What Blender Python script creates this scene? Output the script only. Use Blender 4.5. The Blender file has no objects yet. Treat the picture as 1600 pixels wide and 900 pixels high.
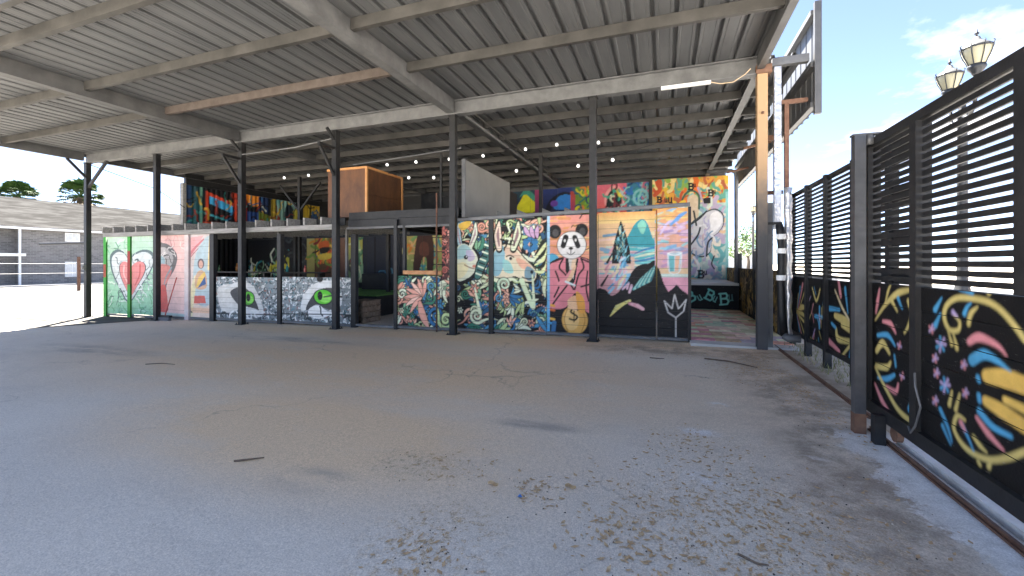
import bpy, math, random
import numpy as np
from mathutils import Vector

random.seed(7); rng = np.random.default_rng(7)
sc = bpy.context.scene
COL = sc.collection
R = math.radians

# ------------------------------------------------------------------ camera, sky, sun, exposure
EYE = 1.37
YAW = R(19.66)
CS, SN, FOC, HOR = math.cos(YAW), math.sin(YAW), 666.0, 412.0
cam_d = bpy.data.cameras.new('camera'); cam = bpy.data.objects.new('camera', cam_d); COL.objects.link(cam)
cam.location = (0, 0, EYE); cam.rotation_euler = (R(90), 0, YAW)
cam_d.sensor_width = 36; cam_d.lens = 36 * FOC / 1600
cam_d.shift_y = -(450 - HOR) / 1600
cam_d.clip_start = 0.05; cam_d.clip_end = 5000
sc.camera = cam

SUN_EL = R(60); SUN_AZ = R(-45)          # azimuth measured from +Y towards +X: from the left
sun_dir = Vector((math.sin(SUN_AZ) * math.cos(SUN_EL), math.cos(SUN_AZ) * math.cos(SUN_EL), math.sin(SUN_EL)))
sd = bpy.data.lights.new('sun', 'SUN'); sd.energy = 5.0; sd.angle = R(0.6); sd.color = (1, .95, .87)
so = bpy.data.objects.new('sun', sd); COL.objects.link(so); so.location = (-30, -10, 40)
so.rotation_euler = sun_dir.to_track_quat('Z', 'Y').to_euler()

w = bpy.data.worlds.new('World'); sc.world = w; w.use_nodes = True
nt = w.node_tree; nt.nodes.clear()
def N(t, **k):
    n = nt.nodes.new(t)
    for a, b in k.items(): setattr(n, a, b)
    return n
def L(a, b): nt.links.new(a, b)
wo = N('ShaderNodeOutputWorld'); bg = N('ShaderNodeBackground'); sky = N('ShaderNodeTexSky')
sky.sky_type = 'NISHITA'; sky.sun_disc = False; sky.sun_elevation = SUN_EL; sky.sun_rotation = SUN_AZ
sky.air_density = .36; sky.dust_density = .08; sky.ozone_density = 1.5
tc = N('ShaderNodeTexCoord'); sep = N('ShaderNodeSeparateXYZ'); L(tc.outputs['Generated'], sep.inputs[0])
zz = N('ShaderNodeMath', operation='MAXIMUM'); L(sep.outputs['Z'], zz.inputs[0]); zz.inputs[1].default_value = 0.0
za = N('ShaderNodeMath', operation='ADD'); L(zz.outputs[0], za.inputs[0]); za.inputs[1].default_value = 0.22
dx = N('ShaderNodeMath', operation='DIVIDE'); L(sep.outputs['X'], dx.inputs[0]); L(za.outputs[0], dx.inputs[1])
dy = N('ShaderNodeMath', operation='DIVIDE'); L(sep.outputs['Y'], dy.inputs[0]); L(za.outputs[0], dy.inputs[1])
cmb = N('ShaderNodeCombineXYZ'); L(dx.outputs[0], cmb.inputs[0]); L(dy.outputs[0], cmb.inputs[1])
cn = N('ShaderNodeTexNoise'); cn.inputs['Scale'].default_value = 1.55; cn.inputs['Detail'].default_value = 8; cn.inputs['Roughness'].default_value = .58
cn.inputs['Distortion'].default_value = .15
L(cmb.outputs[0], cn.inputs['Vector'])
cr = N('ShaderNodeValToRGB'); cr.color_ramp.elements[0].position = .545; cr.color_ramp.elements[1].position = .68
L(cn.outputs['Fac'], cr.inputs['Fac'])
mx = N('ShaderNodeMix', data_type='RGBA'); L(cr.outputs['Color'], mx.inputs['Factor']); hs_ = N('ShaderNodeHueSaturation'); hs_.inputs['Saturation'].default_value = .90; L(sky.outputs[0], hs_.inputs['Color']); L(hs_.outputs[0], mx.inputs['A'])
mx.inputs['B'].default_value = (3.3, 3.2, 3.1, 1)
L(mx.outputs['Result'], bg.inputs['Color']); bg.inputs['Strength'].default_value = 0.054
L(bg.outputs[0], wo.inputs['Surface'])
vs = sc.view_settings; vs.view_transform = 'Standard'; vs.look = 'None'; vs.gamma = 1; vs.exposure = 3.65; vs.use_curve_mapping = False
sc.render.engine = 'CYCLES'
sc.cycles.max_bounces = 10; sc.cycles.diffuse_bounces = 6

# ------------------------------------------------------------------ surveying helpers (photo point -> point on a known wall plane; Z relative to eye)
def onY(px, py, Y):
    u = (px - 800) / FOC; X = Y * (CS * u - SN) / (CS + SN * u); d = -SN * X + CS * Y
    return X, (HOR - py) * d / FOC, d
def onX(px, py, X):
    u = (px - 800) / FOC; Y = X * (CS + SN * u) / (CS * u - SN); d = -SN * X + CS * Y
    return Y, (HOR - py) * d / FOC, d
def G(x):                                   # the yard falls gently to the left
    return 0.0135 * (max(min(x, 1.5), -22) - 1.5)

# ------------------------------------------------------------------ materials
MATS = {}
def mat(name, col, rough=.6, metal=0., var=.12, scale=6., bump=.0, bscale=40., col2=None, stretch=(1, 1, 1), thr=(.35, .7), emit=0., alpha_t=0., spec=.5):
    if name in MATS: return MATS[name]
    m = bpy.data.materials.new(name); m.use_nodes = True; t = m.node_tree
    b = t.nodes['Principled BSDF']; b.inputs['Roughness'].default_value = rough; b.inputs['Metallic'].default_value = metal
    b.inputs['Specular IOR Level'].default_value = spec
    tcn = t.nodes.new('ShaderNodeTexCoord'); mp = t.nodes.new('ShaderNodeMapping'); mp.inputs['Scale'].default_value = stretch
    geo = t.nodes.new('ShaderNodeNewGeometry')
    t.links.new(geo.outputs['Position'], mp.inputs['Vector'])
    n = t.nodes.new('ShaderNodeTexNoise'); n.inputs['Scale'].default_value = scale; n.inputs['Detail'].default_value = 7; n.inputs['Roughness'].default_value = .62
    t.links.new(mp.outputs[0], n.inputs['Vector'])
    r = t.nodes.new('ShaderNodeValToRGB'); r.color_ramp.elements[0].position = thr[0]; r.color_ramp.elements[1].position = thr[1]
    c2 = col2 or tuple(min(1, c * (1 + var) + var * .03) for c in col)
    c1 = col if col2 else tuple(c * (1 - var) for c in col)
    r.color_ramp.elements[0].color = (*c1, 1); r.color_ramp.elements[1].color = (*c2, 1)
    t.links.new(n.outputs['Fac'], r.inputs['Fac']); t.links.new(r.outputs['Color'], b.inputs['Base Color'])
    if bump:
        bn = t.nodes.new('ShaderNodeTexNoise'); bn.inputs['Scale'].default_value = bscale; bn.inputs['Detail'].default_value = 4
        t.links.new(mp.outputs[0], bn.inputs['Vector'])
        bp = t.nodes.new('ShaderNodeBump'); bp.inputs['Strength'].default_value = bump; bp.inputs['Distance'].default_value = .02
        t.links.new(bn.outputs['Fac'], bp.inputs['Height']); t.links.new(bp.outputs[0], b.inputs['Normal'])
    if emit:
        t.links.new(r.outputs['Color'], b.inputs['Emission Color']); b.inputs['Emission Strength'].default_value = emit
    MATS[name] = m; return m

def mat_paint():
    m = bpy.data.materials.new('mural_paint'); m.use_nodes = True; t = m.node_tree; b = t.nodes['Principled BSDF']
    a = t.nodes.new('ShaderNodeAttribute'); a.attribute_name = 'paint'
    geo = t.nodes.new('ShaderNodeNewGeometry')
    n = t.nodes.new('ShaderNodeTexNoise'); n.inputs['Scale'].default_value = 5; n.inputs['Detail'].default_value = 8; n.inputs['Roughness'].default_value = .7
    t.links.new(geo.outputs['Position'], n.inputs['Vector'])
    r = t.nodes.new('ShaderNodeValToRGB'); r.color_ramp.elements[0].position = .3; r.color_ramp.elements[1].position = .75
    r.color_ramp.elements[0].color = (.74, .72, .68, 1); r.color_ramp.elements[1].color = (1.06, 1.06, 1.06, 1)
    t.links.new(n.outputs['Fac'], r.inputs['Fac'])
    x = t.nodes.new('ShaderNodeMix'); x.data_type = 'RGBA'; x.blend_type = 'MULTIPLY'; x.inputs['Factor'].default_value = 1
    t.links.new(a.outputs['Color'], x.inputs['A']); t.links.new(r.outputs['Color'], x.inputs['B'])
    n2 = t.nodes.new('ShaderNodeTexNoise'); n2.inputs['Scale'].default_value = 22; n2.inputs['Detail'].default_value = 8; n2.inputs['Roughness'].default_value = .8
    mp2 = t.nodes.new('ShaderNodeMapping'); mp2.inputs['Scale'].default_value = (.5, .5, 1.6); t.links.new(geo.outputs['Position'], mp2.inputs['Vector']); t.links.new(mp2.outputs[0], n2.inputs['Vector'])
    r2 = t.nodes.new('ShaderNodeValToRGB'); r2.color_ramp.elements[0].position = .60; r2.color_ramp.elements[1].position = .70; r2.color_ramp.elements[1].color = (.45, .45, .45, 1); t.links.new(n2.outputs['Fac'], r2.inputs['Fac'])
    x2 = t.nodes.new('ShaderNodeMix'); x2.data_type = 'RGBA'; t.links.new(r2.outputs['Color'], x2.inputs['Factor']); t.links.new(x.outputs['Result'], x2.inputs['A']); x2.inputs['B'].default_value = (.34, .32, .30, 1)
    t.links.new(x2.outputs['Result'], b.inputs['Base Color'])
    b.inputs['Roughness'].default_value = .62; b.inputs['Specular IOR Level'].default_value = .3
    bn = t.nodes.new('ShaderNodeTexNoise'); bn.inputs['Scale'].default_value = 60
    t.links.new(geo.outputs['Position'], bn.inputs['Vector'])
    bp = t.nodes.new('ShaderNodeBump'); bp.inputs['Strength'].default_value = .12; bp.inputs['Distance'].default_value = .01
    t.links.new(bn.outputs['Fac'], bp.inputs['Height']); t.links.new(bp.outputs[0], b.inputs['Normal'])
    return m
PAINT = mat_paint()

steel = mat('grey_steel', (.065, .065, .067), .5, .25, .25, 3, .06, 60, col2=(.11, .11, .11))
steel_light = mat('primer_grey_steel', (.095, .096, .098), .55, .2, .2, 4, .05, 60, col2=(.155, .156, .158))
purl = mat('purlin_steel', (.042, .04, .037), .55, .3, .3, 2.5, .05, 60, col2=(.085, .08, .074))
purl_rust = mat('rusty_purlin', (.06, .044, .036), .75, .1, .3, 5, .1, 60, col2=(.10, .082, .07))
galv = mat('galvanised_sheet', (.082, .085, .09), .5, .3, .15, 1.2, .04, 30, col2=(.135, .138, .142), stretch=(2.2, .35, 1))
charcoal = mat('charcoal_paint', (.011, .011, .012), .5, 0, .3, 8, .05, 50, col2=(.022, .0215, .022), spec=.3)
black = mat('black_paint', (.010, .010, .011), .5, 0, .3, 8, .05, 50, col2=(.02, .02, .021), spec=.3)
slate = mat('slate_grey_board', (.045, .048, .062), .6, 0, .2, 4)
greywood = mat('weathered_grey_timber', (.16, .155, .145), .8, 0, .3, 3, .25, 30, col2=(.30, .29, .28), stretch=(.6, 8, 8))
rust = mat('rusty_steel', (.11, .05, .03), .85, .1, .4, 9, .2, 60, col2=(.19, .105, .065))
white = mat('white_paint', (.78, .78, .77), .5, 0, .06, 8)
concrete = mat('pale_concrete', (.46, .44, .41), .85, 0, .2, 1.2, .15, 40, col2=(.58, .56, .53))
plank_back = mat('shadow_gap_backing', (.02, .02, .02), .8)

# ------------------------------------------------------------------ mesh builder
class MB:
    def __init__(s): s.v = []; s.f = []
    def add(s, vs, fs):
        o = len(s.v); s.v += [tuple(p) for p in vs]; s.f += [tuple(i + o for i in f) for f in fs]; return s
    def box(s, x0, x1, y0, y1, z0, z1):
        return s.add([(x0, y0, z0), (x1, y0, z0), (x1, y1, z0), (x0, y1, z0), (x0, y0, z1), (x1, y0, z1), (x1, y1, z1), (x0, y1, z1)],
                     [(0, 3, 2, 1), (4, 5, 6, 7), (0, 1, 5, 4), (1, 2, 6, 5), (2, 3, 7, 6), (3, 0, 4, 7)])
    def bar(s, a, b, w, h=None, up=(0, 0, 1)):
        a = Vector(a); b = Vector(b); h = h or w; d = (b - a).normalized(); u = Vector(up)
        if abs(d.dot(u)) > .98: u = Vector((0, 1, 0))
        r = d.cross(u).normalized() * (w / 2); u = r.cross(d).normalized() * (h / 2)
        vs = [a - r - u, a + r - u, a + r + u, a - r + u, b - r - u, b + r - u, b + r + u, b - r + u]
        return s.add(vs, [(0, 1, 2, 3), (4, 7, 6, 5), (0, 4, 5, 1), (1, 5, 6, 2), (2, 6, 7, 3), (3, 7, 4, 0)])
    def tube(s, pts, r, n=8, cap=True):
        pts = [Vector(p) for p in pts]; rs = r if isinstance(r, (list, tuple)) else [r] * len(pts); rings = []; vs = []
        for i, p in enumerate(pts):
            d = (pts[min(i + 1, len(pts) - 1)] - pts[max(i - 1, 0)]).normalized()
            u = Vector((0, 0, 1)) if abs(d.z) < .9 else Vector((1, 0, 0)); a = d.cross(u).normalized(); c = a.cross(d)
            for k in range(n):
                t = 2 * math.pi * k / n; vs.append(p + (a * math.cos(t) + c * math.sin(t)) * rs[i])
        fs = []
        for i in range(len(pts) - 1):
            for k in range(n):
                fs.append((i * n + k, i * n + (k + 1) % n, (i + 1) * n + (k + 1) % n, (i + 1) * n + k))
        if cap: fs.append(tuple(range(n))[::-1]); fs.append(tuple((len(pts) - 1) * n + k for k in range(n)))
        return s.add(vs, fs)
    def lathe(s, prof, c, n=12):
        vs = []; fs = []
        for r, z in prof:
            for k in range(n):
                t = 2 * math.pi * k / n; vs.append((c[0] + r * math.cos(t), c[1] + r * math.sin(t), c[2] + z))
        for i in range(len(prof) - 1):
            for k in range(n): fs.append((i * n + k, i * n + (k + 1) % n, (i + 1) * n + (k + 1) % n, (i + 1) * n + k))
        return s.add(vs, fs)
    def build(s, name, m, parent=None, smooth=False):
        off = parent_world(parent)
        me = bpy.data.meshes.new(name); me.from_pydata([(x - off.x, y - off.y, z - off.z) for x, y, z in s.v], [], s.f); me.update()
        if smooth: me.polygons.foreach_set('use_smooth', [True] * len(me.polygons))
        me.materials.append(m); o = bpy.data.objects.new(name, me); COL.objects.link(o)
        if parent: o.parent = parent
        return o
def parent_world(p):
    v = Vector((0, 0, 0))
    while p: v += p.location; p = p.parent
    return v
def tag(o, label, cat, group=None, kind=None):
    if label: o['label'] = label
    if cat: o['category'] = cat
    if group: o['group'] = group
    if kind: o['kind'] = kind
    return o
def thing(name, label, cat, loc=(0, 0, 0), group=None):
    o = bpy.data.objects.new(name, None); COL.objects.link(o); o.location = loc; o.empty_display_size = .2
    return tag(o, label, cat, group)
def struct(o): o['kind'] = 'structure'; return o
def share(name, src, parent, loc=(0, 0, 0), rz=0):
    o = bpy.data.objects.new(name, src.data); COL.objects.link(o); o.parent = parent; o.location = loc; o.rotation_euler.z = rz; return o
def copy_tree(o, parent=None):
    c = o.copy(); COL.objects.link(c); c.parent = parent
    for ch in list(o.children): copy_tree(ch, c)
    return c

# ------------------------------------------------------------------ mural canvas: paint laid on boards as a colour attribute
def srgb(c):
    if isinstance(c, str):
        c = tuple(int(c[i:i + 2], 16) / 255 for i in (0, 2, 4))
    return np.array([x / 12.92 if x <= .04045 else ((x + .055) / 1.055) ** 2.4 for x in c])
class Canvas:
    """h along the wall, z up (relative to the eye); draws in photo points through self.to"""
    def __init__(s, h0, h1, z0, z1, res, base, to):
        s.h0, s.z0, s.res = h0, z0, res; s.W = int((h1 - h0) / res) + 1; s.H = int((z1 - z0) / res) + 1
        s.a = np.empty((s.H, s.W, 3)); s.a[:] = srgb(base); s.to = to; s.clip = None
    def pt(s, p):
        h, z, d = s.to(*p); return h, z, d / FOC
    def win(s, h0, h1, z0, z1):
        i0 = max(0, int((h0 - s.h0) / s.res)); i1 = min(s.W, int((h1 - s.h0) / s.res) + 2)
        j0 = max(0, int((z0 - s.z0) / s.res)); j1 = min(s.H, int((z1 - s.z0) / s.res) + 2)
        if s.clip:
            c = s.clip; i0 = max(i0, c[0]); i1 = min(i1, c[1]); j0 = max(j0, c[2]); j1 = min(j1, c[3])
        if i1 <= i0 or j1 <= j0: return None
        hh = s.h0 + np.arange(i0, i1) * s.res; z = s.z0 + np.arange(j0, j1) * s.res
        return (slice(j0, j1), slice(i0, i1)), hh[None, :], z[:, None]
    def setclip(s, px0, py0, px1, py1):
        a = s.pt((px0, py1)); b = s.pt((px1, py0)); c = s.pt((px1, py1)); e = s.pt((px0, py0))
        h0, h1 = sorted((a[0], b[0])); z0, z1 = min(a[1], c[1]), max(b[1], e[1])
        s.clip = (max(0, int((h0 - s.h0) / s.res)), min(s.W, int((h1 - s.h0) / s.res) + 1), max(0, int((z0 - s.z0) / s.res)), min(s.H, int((z1 - s.z0) / s.res) + 1))
    def mix(s, sl, al, col):
        al = np.clip(al, 0, 1)[..., None]; s.a[sl] = s.a[sl] * (1 - al) + srgb(col) * al
    def fill(s, px0, py0, px1, py1, col, col_b=None):
        a = s.pt((px0, py1)); b = s.pt((px1, py0)); e = s.pt((px0, py0)); c = s.pt((px1, py1))
        h0, h1 = sorted((a[0], b[0])); z0, z1 = min(a[1], c[1]), max(b[1], e[1]); r = s.win(h0, h1, z0, z1)
        if not r: return
        sl, hh, z = r
        if col_b is None: s.a[sl] = srgb(col)
        else:
            t = np.clip((z - z0) / (z1 - z0), 0, 1)[..., None]; s.a[sl] = (srgb(col_b) * (1 - t) + srgb(col) * t) + 0 * hh[..., None]
    def poly(s, pts, col, alpha=1., smooth=0):
        if smooth: pts = spline(pts, 6, closed=True)
        q = [s.pt(p) for p in pts]; hs = [a[0] for a in q]; zs = [a[1] for a in q]
        r = s.win(min(hs), max(hs), min(zs), max(zs))
        if not r: return
        sl, hh, z = r; ins = np.zeros((z.shape[0], hh.shape[1]), bool); n = len(q)
        for i in range(n):
            x0, y0 = hs[i], zs[i]; x1, y1 = hs[(i + 1) % n], zs[(i + 1) % n]
            if y0 == y1: continue
            ins ^= ((y0 > z) != (y1 > z)) & (hh < (x1 - x0) * (z - y0) / (y1 - y0) + x0)
        s.mix(sl, ins * alpha, col)
    def ell(s, px, py, rx, ry, col, alpha=1., soft=.012):
        h, z, k = s.pt((px, py)); h2 = s.pt((px + rx, py))[0]; rx = max(abs(h2 - h), 1e-3); ry = ry * k; r = s.win(h - rx * 1.2, h + rx * 1.2, z - ry * 1.2, z + ry * 1.2)
        if not r: return
        sl, hh, zz_ = r; d = (1 - np.sqrt(((hh - h) / rx) ** 2 + ((zz_ - z) / ry) ** 2)) * min(rx, ry)
        s.mix(sl, np.clip(d / soft + .5, 0, 1) * alpha, col)
    def line(s, pts, w, col, alpha=1., sm=True, soft=.012):
        """w in photo points: one number or one for each end / knot"""
        if sm and len(pts) > 2: P = spline(pts, 7)
        else: P = pts
        n = len(P); ws = w if isinstance(w, (list, tuple)) else [w, w]
        wv = np.interp(np.linspace(0, 1, n), np.linspace(0, 1, len(ws)), ws)
        q = [s.pt(p) for p in P]
        if len(q) == 1: return
        s.seg([(a[0], a[1]) for a in q], [wv[i] * q[i][2] / 2 for i in range(n)], col, alpha, soft)
    def seg(s, q, rad, col, alpha=1., soft=.012):
        hs = [a[0] for a in q]; zs = [a[1] for a in q]; m = max(rad) + soft
        r = s.win(min(hs) - m, max(hs) + m, min(zs) - m, max(zs) + m)
        if not r: return
        sl, hh, z = r; best = np.full((z.shape[0], hh.shape[1]), -1e3)
        for i in range(len(q) - 1):
            ax, az = q[i]; bx, bz = q[i + 1]; dx_, dz_ = bx - ax, bz - az; l2 = dx_ * dx_ + dz_ * dz_ + 1e-12
            t = np.clip(((hh - ax) * dx_ + (z - az) * dz_) / l2, 0, 1)
            d = np.sqrt((hh - ax - t * dx_) ** 2 + (z - az - t * dz_) ** 2); best = np.maximum(best, rad[i] + t * (rad[i + 1] - rad[i]) - d)
        s.mix(sl, np.clip(best / soft + .5, 0, 1) * alpha, col)
    # decorative strokes given in metres
    def petal(s, h, z, ln, wd, ang, col, bend=0., out=None):
        P = []; rr = []
        for i in range(9):
            t = i / 8; a = ang + bend * t; P.append((h, z)); rr.append(wd * (math.sin(math.pi * min(1, t * .85 + .12)) ** .8) / 2 + .002); h += math.cos(a) * ln / 8; z += math.sin(a) * ln / 8
        if out: s.seg(P, [r_ + .012 for r_ in rr], out)
        s.seg(P, rr, col)
    def spiral(s, h, z, rad, turns, wd, col, a0=0., sgn=1, out=None, tail=0.):
        P = []; rr = []; n = int(18 * turns)
        for i in range(n + 1):
            t = i / n; r_ = rad * (.12 + .88 * t); a = a0 + sgn * 2 * math.pi * turns * t; P.append((h + r_ * math.cos(a), z + r_ * math.sin(a))); rr.append(wd * (.45 + .55 * t) / 2)
        if tail:
            a = a0 + sgn * 2 * math.pi * turns + sgn * math.pi / 2; x, y = P[-1]
            for i in range(1, 7): a -= sgn * .16; x += math.cos(a) * tail / 6; y += math.sin(a) * tail / 6; P.append((x, y)); rr.append(wd * (1 - i / 6.5) / 2)
        if out: s.seg(P, [r_ + .014 for r_ in rr], out)
        s.seg(P, rr, col)
    def sample(s, h, z):
        i = np.clip((h - s.h0) / s.res, 0, s.W - 1.001); j = np.clip((z - s.z0) / s.res, 0, s.H - 1.001)
        i0 = i.astype(int); j0 = j.astype(int); fi = (i - i0)[:, None]; fj = (j - j0)[:, None]
        return (s.a[j0, i0] * (1 - fi) + s.a[j0, i0 + 1] * fi) * (1 - fj) + (s.a[j0 + 1, i0] * (1 - fi) + s.a[j0 + 1, i0 + 1] * fi) * fj
def spline(p, n, closed=False):
    q = [p[-1]] + list(p) + [p[0], p[1]] if closed else [p[0]] + list(p) + [p[-1]]
    o = []
    for i in range(1, len(q) - 2):
        a, b, c, d = (np.array(q[i + k], float) for k in (-1, 0, 1, 2))
        for k in range(n):
            t = k / n; o.append(tuple(.5 * ((2 * b) + (c - a) * t + (2 * a - 5 * b + 4 * c - d) * t * t + (3 * b - a - 3 * c + d) * t ** 3)))
    if not closed: o.append(tuple(p[-1]))
    return o
def floral(c, h0, h1, z0, z1, pal, n, size, out='0a0a0c', seed=1):
    r = random.Random(seed)
    for k in range(n):
        h = r.uniform(h0, h1); z = r.uniform(z0, z1); col = r.choice(pal); t = r.random(); s_ = size * r.uniform(.6, 1.3)
        if t < .30: c.spiral(h, z, s_ * .42, r.uniform(1.2, 1.9), s_ * .17, col, r.uniform(0, 6.3), r.choice((-1, 1)), out, s_ * r.uniform(.3, 1.2))
        elif t < .72:
            a = r.uniform(0, 6.3); b = r.uniform(-1.3, 1.3)
            for q in range(r.choice((1, 2, 3))): c.petal(h, z, s_ * r.uniform(.7, 1.3), s_ * .24, a + q * .55, col, b, out)
        elif t < .85:
            for q in range(6): c.petal(h, z, s_ * .36, s_ * .17, q * math.pi / 3 + .2, col, 0, out)
            c.seg([(h, z), (h + .001, z)], [s_ * .06] * 2, r.choice(pal))
        else:
            for q in range(5): c.seg([(h + q * s_ * .16, z + math.sin(q) * s_ * .1), (h + q * s_ * .16 + .001, z + math.sin(q) * s_ * .1)], [s_ * .05] * 2, col)

def painted_face(name, cv, axis, plane, h0, h1, z0, z1, thick, res, parent, facing=-1, lip=0., ridge=0.):
    """a board: its painted face is a fine grid carrying colour; h runs along X (axis 'Y' plane) or along Y (axis 'X' plane)"""
    nh = max(2, int((h1 - h0) / res) + 1); nz = max(2, int((z1 - z0) / res) + 1)
    hh = np.linspace(h0, h1, nh); zz_ = np.linspace(z0, z1, nz); A, B = np.meshgrid(hh, zz_); A = A.ravel(); B = B.ravel()
    colr = cv.sample(A, B - EYE)
    off = parent_world(parent); dep = np.full(A.shape, plane)
    if ridge: dep = dep - facing * ridge * (np.abs(((A / .2) % 1) - .5) < .22)
    if axis == 'Y': V = np.stack([A - off.x, dep - off.y, B - off.z], 1)
    else: V = np.stack([dep - off.x, A - off.y, B - off.z], 1)
    idx = np.arange(nh * nz).reshape(nz, nh); q = np.stack([idx[:-1, :-1], idx[:-1, 1:], idx[1:, 1:], idx[1:, :-1]], -1).reshape(-1, 4)
    if (axis == 'Y') != (facing < 0): q = q[:, ::-1]
    nb = nh * nz; back = plane - facing * thick
    cs = [(h0, z0), (h1, z0), (h1, z1), (h0, z1)]
    E_ = []
    for dpt in (plane, back):
        for h, z in cs: E_.append((h - off.x, dpt - off.y, z - off.z) if axis == 'Y' else (dpt - off.x, h - off.y, z - off.z))
    V = np.vstack([V, np.array(E_)]); q = np.vstack([q, np.array([[nb + a, nb + b, nb + c_, nb + d] for a, b, c_, d in ((0, 1, 5, 4), (1, 2, 6, 5), (2, 3, 7, 6), (3, 0, 4, 7), (4, 5, 6, 7))])])
    me = bpy.data.meshes.new(name); me.vertices.add(len(V)); me.vertices.foreach_set('co', V.ravel().astype(np.float32))
    me.loops.add(q.size); me.loops.foreach_set('vertex_index', q.ravel().astype(np.int32))
    me.polygons.add(len(q)); me.polygons.foreach_set('loop_start', (np.arange(len(q)) * 4).astype(np.int32))
    me.update(calc_edges=True); me.validate()
    ca = me.color_attributes.new('paint', 'FLOAT_COLOR', 'POINT'); full = np.ones((len(V), 4), np.float32); full[:nb, :3] = colr
    full[nb:, :3] = colr.mean(0) * .6; ca.data.foreach_set('color', full.ravel())
    me.materials.append(PAINT); o = bpy.data.objects.new(name, me); COL.objects.link(o); o.parent = parent; return o
def boards(parent, cv, axis, plane, h0, h1, z0, z1, n, res, thick=.022, facing=-1, name='board', gap=.005):
    st = (z1 - z0) / n; out = []
    for i in range(n):
        out.append(painted_face(name, cv, axis, plane + (facing * random.uniform(0, .003)), h0, h1, z0 + i * st + gap / 2, z0 + (i + 1) * st - gap / 2, thick, res, parent, facing))
    return out

# ================================================================== GROUND
def asphalt_mat():
    m = bpy.data.materials.new('worn_asphalt'); m.use_nodes = True; t = m.node_tree; b = t.nodes['Principled BSDF']; b.inputs['Roughness'].default_value = .88
    b.inputs['Specular IOR Level'].default_value = .25
    geo = t.nodes.new('ShaderNodeNewGeometry')
    def nz(scale, detail=6, rough=.6, st=None):
        n = t.nodes.new('ShaderNodeTexNoise'); n.inputs['Scale'].default_value = scale; n.inputs['Detail'].default_value = detail; n.inputs['Roughness'].default_value = rough
        if st:
            mp = t.nodes.new('ShaderNodeMapping'); mp.inputs['Scale'].default_value = st; t.links.new(geo.outputs['Position'], mp.inputs['Vector']); t.links.new(mp.outputs[0], n.inputs['Vector'])
        else: t.links.new(geo.outputs['Position'], n.inputs['Vector'])
        return n.outputs['Fac']
    def ramp(f, p0, p1, c0, c1):
        r = t.nodes.new('ShaderNodeValToRGB'); r.color_ramp.elements[0].position = p0; r.color_ramp.elements[1].position = p1
        r.color_ramp.elements[0].color = (*c0, 1); r.color_ramp.elements[1].color = (*c1, 1); t.links.new(f, r.inputs['Fac']); return r.outputs['Color']
    def mixc(f, a, c, blend='MIX'):
        x = t.nodes.new('ShaderNodeMix'); x.data_type = 'RGBA'; x.blend_type = blend
        if isinstance(f, float): x.inputs['Factor'].default_value = f
        else: t.links.new(f, x.inputs['Factor'])
        t.links.new(a, x.inputs['A'])
        if isinstance(c, tuple): x.inputs['B'].default_value = (*c, 1)
        else: t.links.new(c, x.inputs['B'])
        return x.outputs['Result']
    def math_(op, a, c):
        x = t.nodes.new('ShaderNodeMath'); x.operation = op; x.use_clamp = True
        for i, q in enumerate((a, c)):
            if isinstance(q, (int, float)): x.inputs[i].default_value = q
            else: t.links.new(q, x.inputs[i])
        return x.outputs[0]
    def blob(cx, cy, rx, ry):                       # a patch of blown dust lying on the yard
        v = t.nodes.new('ShaderNodeVectorMath'); v.operation = 'SUBTRACT'; t.links.new(geo.outputs['Position'], v.inputs[0]); v.inputs[1].default_value = (cx, cy, 0)
        s_ = t.nodes.new('ShaderNodeVectorMath'); s_.operation = 'MULTIPLY'; t.links.new(v.outputs[0], s_.inputs[0]); s_.inputs[1].default_value = (1 / rx, 1 / ry, 0)
        l = t.nodes.new('ShaderNodeVectorMath'); l.operation = 'LENGTH'; t.links.new(s_.outputs[0], l.inputs[0])
        mr = t.nodes.new('ShaderNodeMapRange'); mr.interpolation_type = 'SMOOTHSTEP'; t.links.new(l.outputs['Value'], mr.inputs['Value'])
        mr.inputs['From Min'].default_value = 1.15; mr.inputs['From Max'].default_value = .25; return mr.outputs['Result']
    base = ramp(nz(.55, 7, .65), .3, .7, (.67, .60, .50), (.77, .70, .59))
    base = mixc(math_('MULTIPLY', ramp(nz(1.3, 8, .7, (.5, 1.4, 1)), .52, .72, (0, 0, 0), (1, 1, 1)), .5), base, (.50, .46, .40))
    dust = math_('ADD', math_('ADD', blob(-4.4, 4.9, 6.5, 2.3), blob(-2.8, 2.7, 2.8, 1.0)), math_('MULTIPLY', blob(-4, 7.6, 9, 1.0), .9))
    dust = math_('MULTIPLY', dust, ramp(nz(.9, 7, .68, (.6, 1.3, 1)), .22, .50, (.25, .25, .25), (1, 1, 1)))
    base = mixc(math_('MULTIPLY', dust, .95), base, (.83, .61, .38))
    soil = math_('MULTIPLY', math_('ADD', math_('ADD', blob(1.35, 5.2, .75, 2.9), blob(1.1, 2.9, .55, 1.3)), blob(.4, 7.3, 2.4, .55)), ramp(nz(2.2, 8, .72), .40, .58, (0, 0, 0), (1, 1, 1)))
    base = mixc(math_('MULTIPLY', soil, .8), base, (.30, .25, .195))
    # worn white concrete strip at the gate, broken edge
    sp_ = t.nodes.new('ShaderNodeSeparateXYZ'); t.links.new(geo.outputs['Position'], sp_.inputs[0])
    def lin(src, mul, add):
        q = t.nodes.new('ShaderNodeMath'); q.operation = 'MULTIPLY_ADD'; t.links.new(src, q.inputs[0]); q.inputs[1].default_value = mul; q.inputs[2].default_value = add; return q.outputs[0]
    def plus(a, c):
        q = t.nodes.new('ShaderNodeMath'); q.operation = 'ADD'; t.links.new(a, q.inputs[0]); t.links.new(c, q.inputs[1]); return q.outputs[0]
    edge = plus(plus(lin(sp_.outputs['X'], 1, -1.33), lin(nz(3.2, 7, .7), .75, -.375)), lin(sp_.outputs['Y'], .07, -.21))
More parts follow.
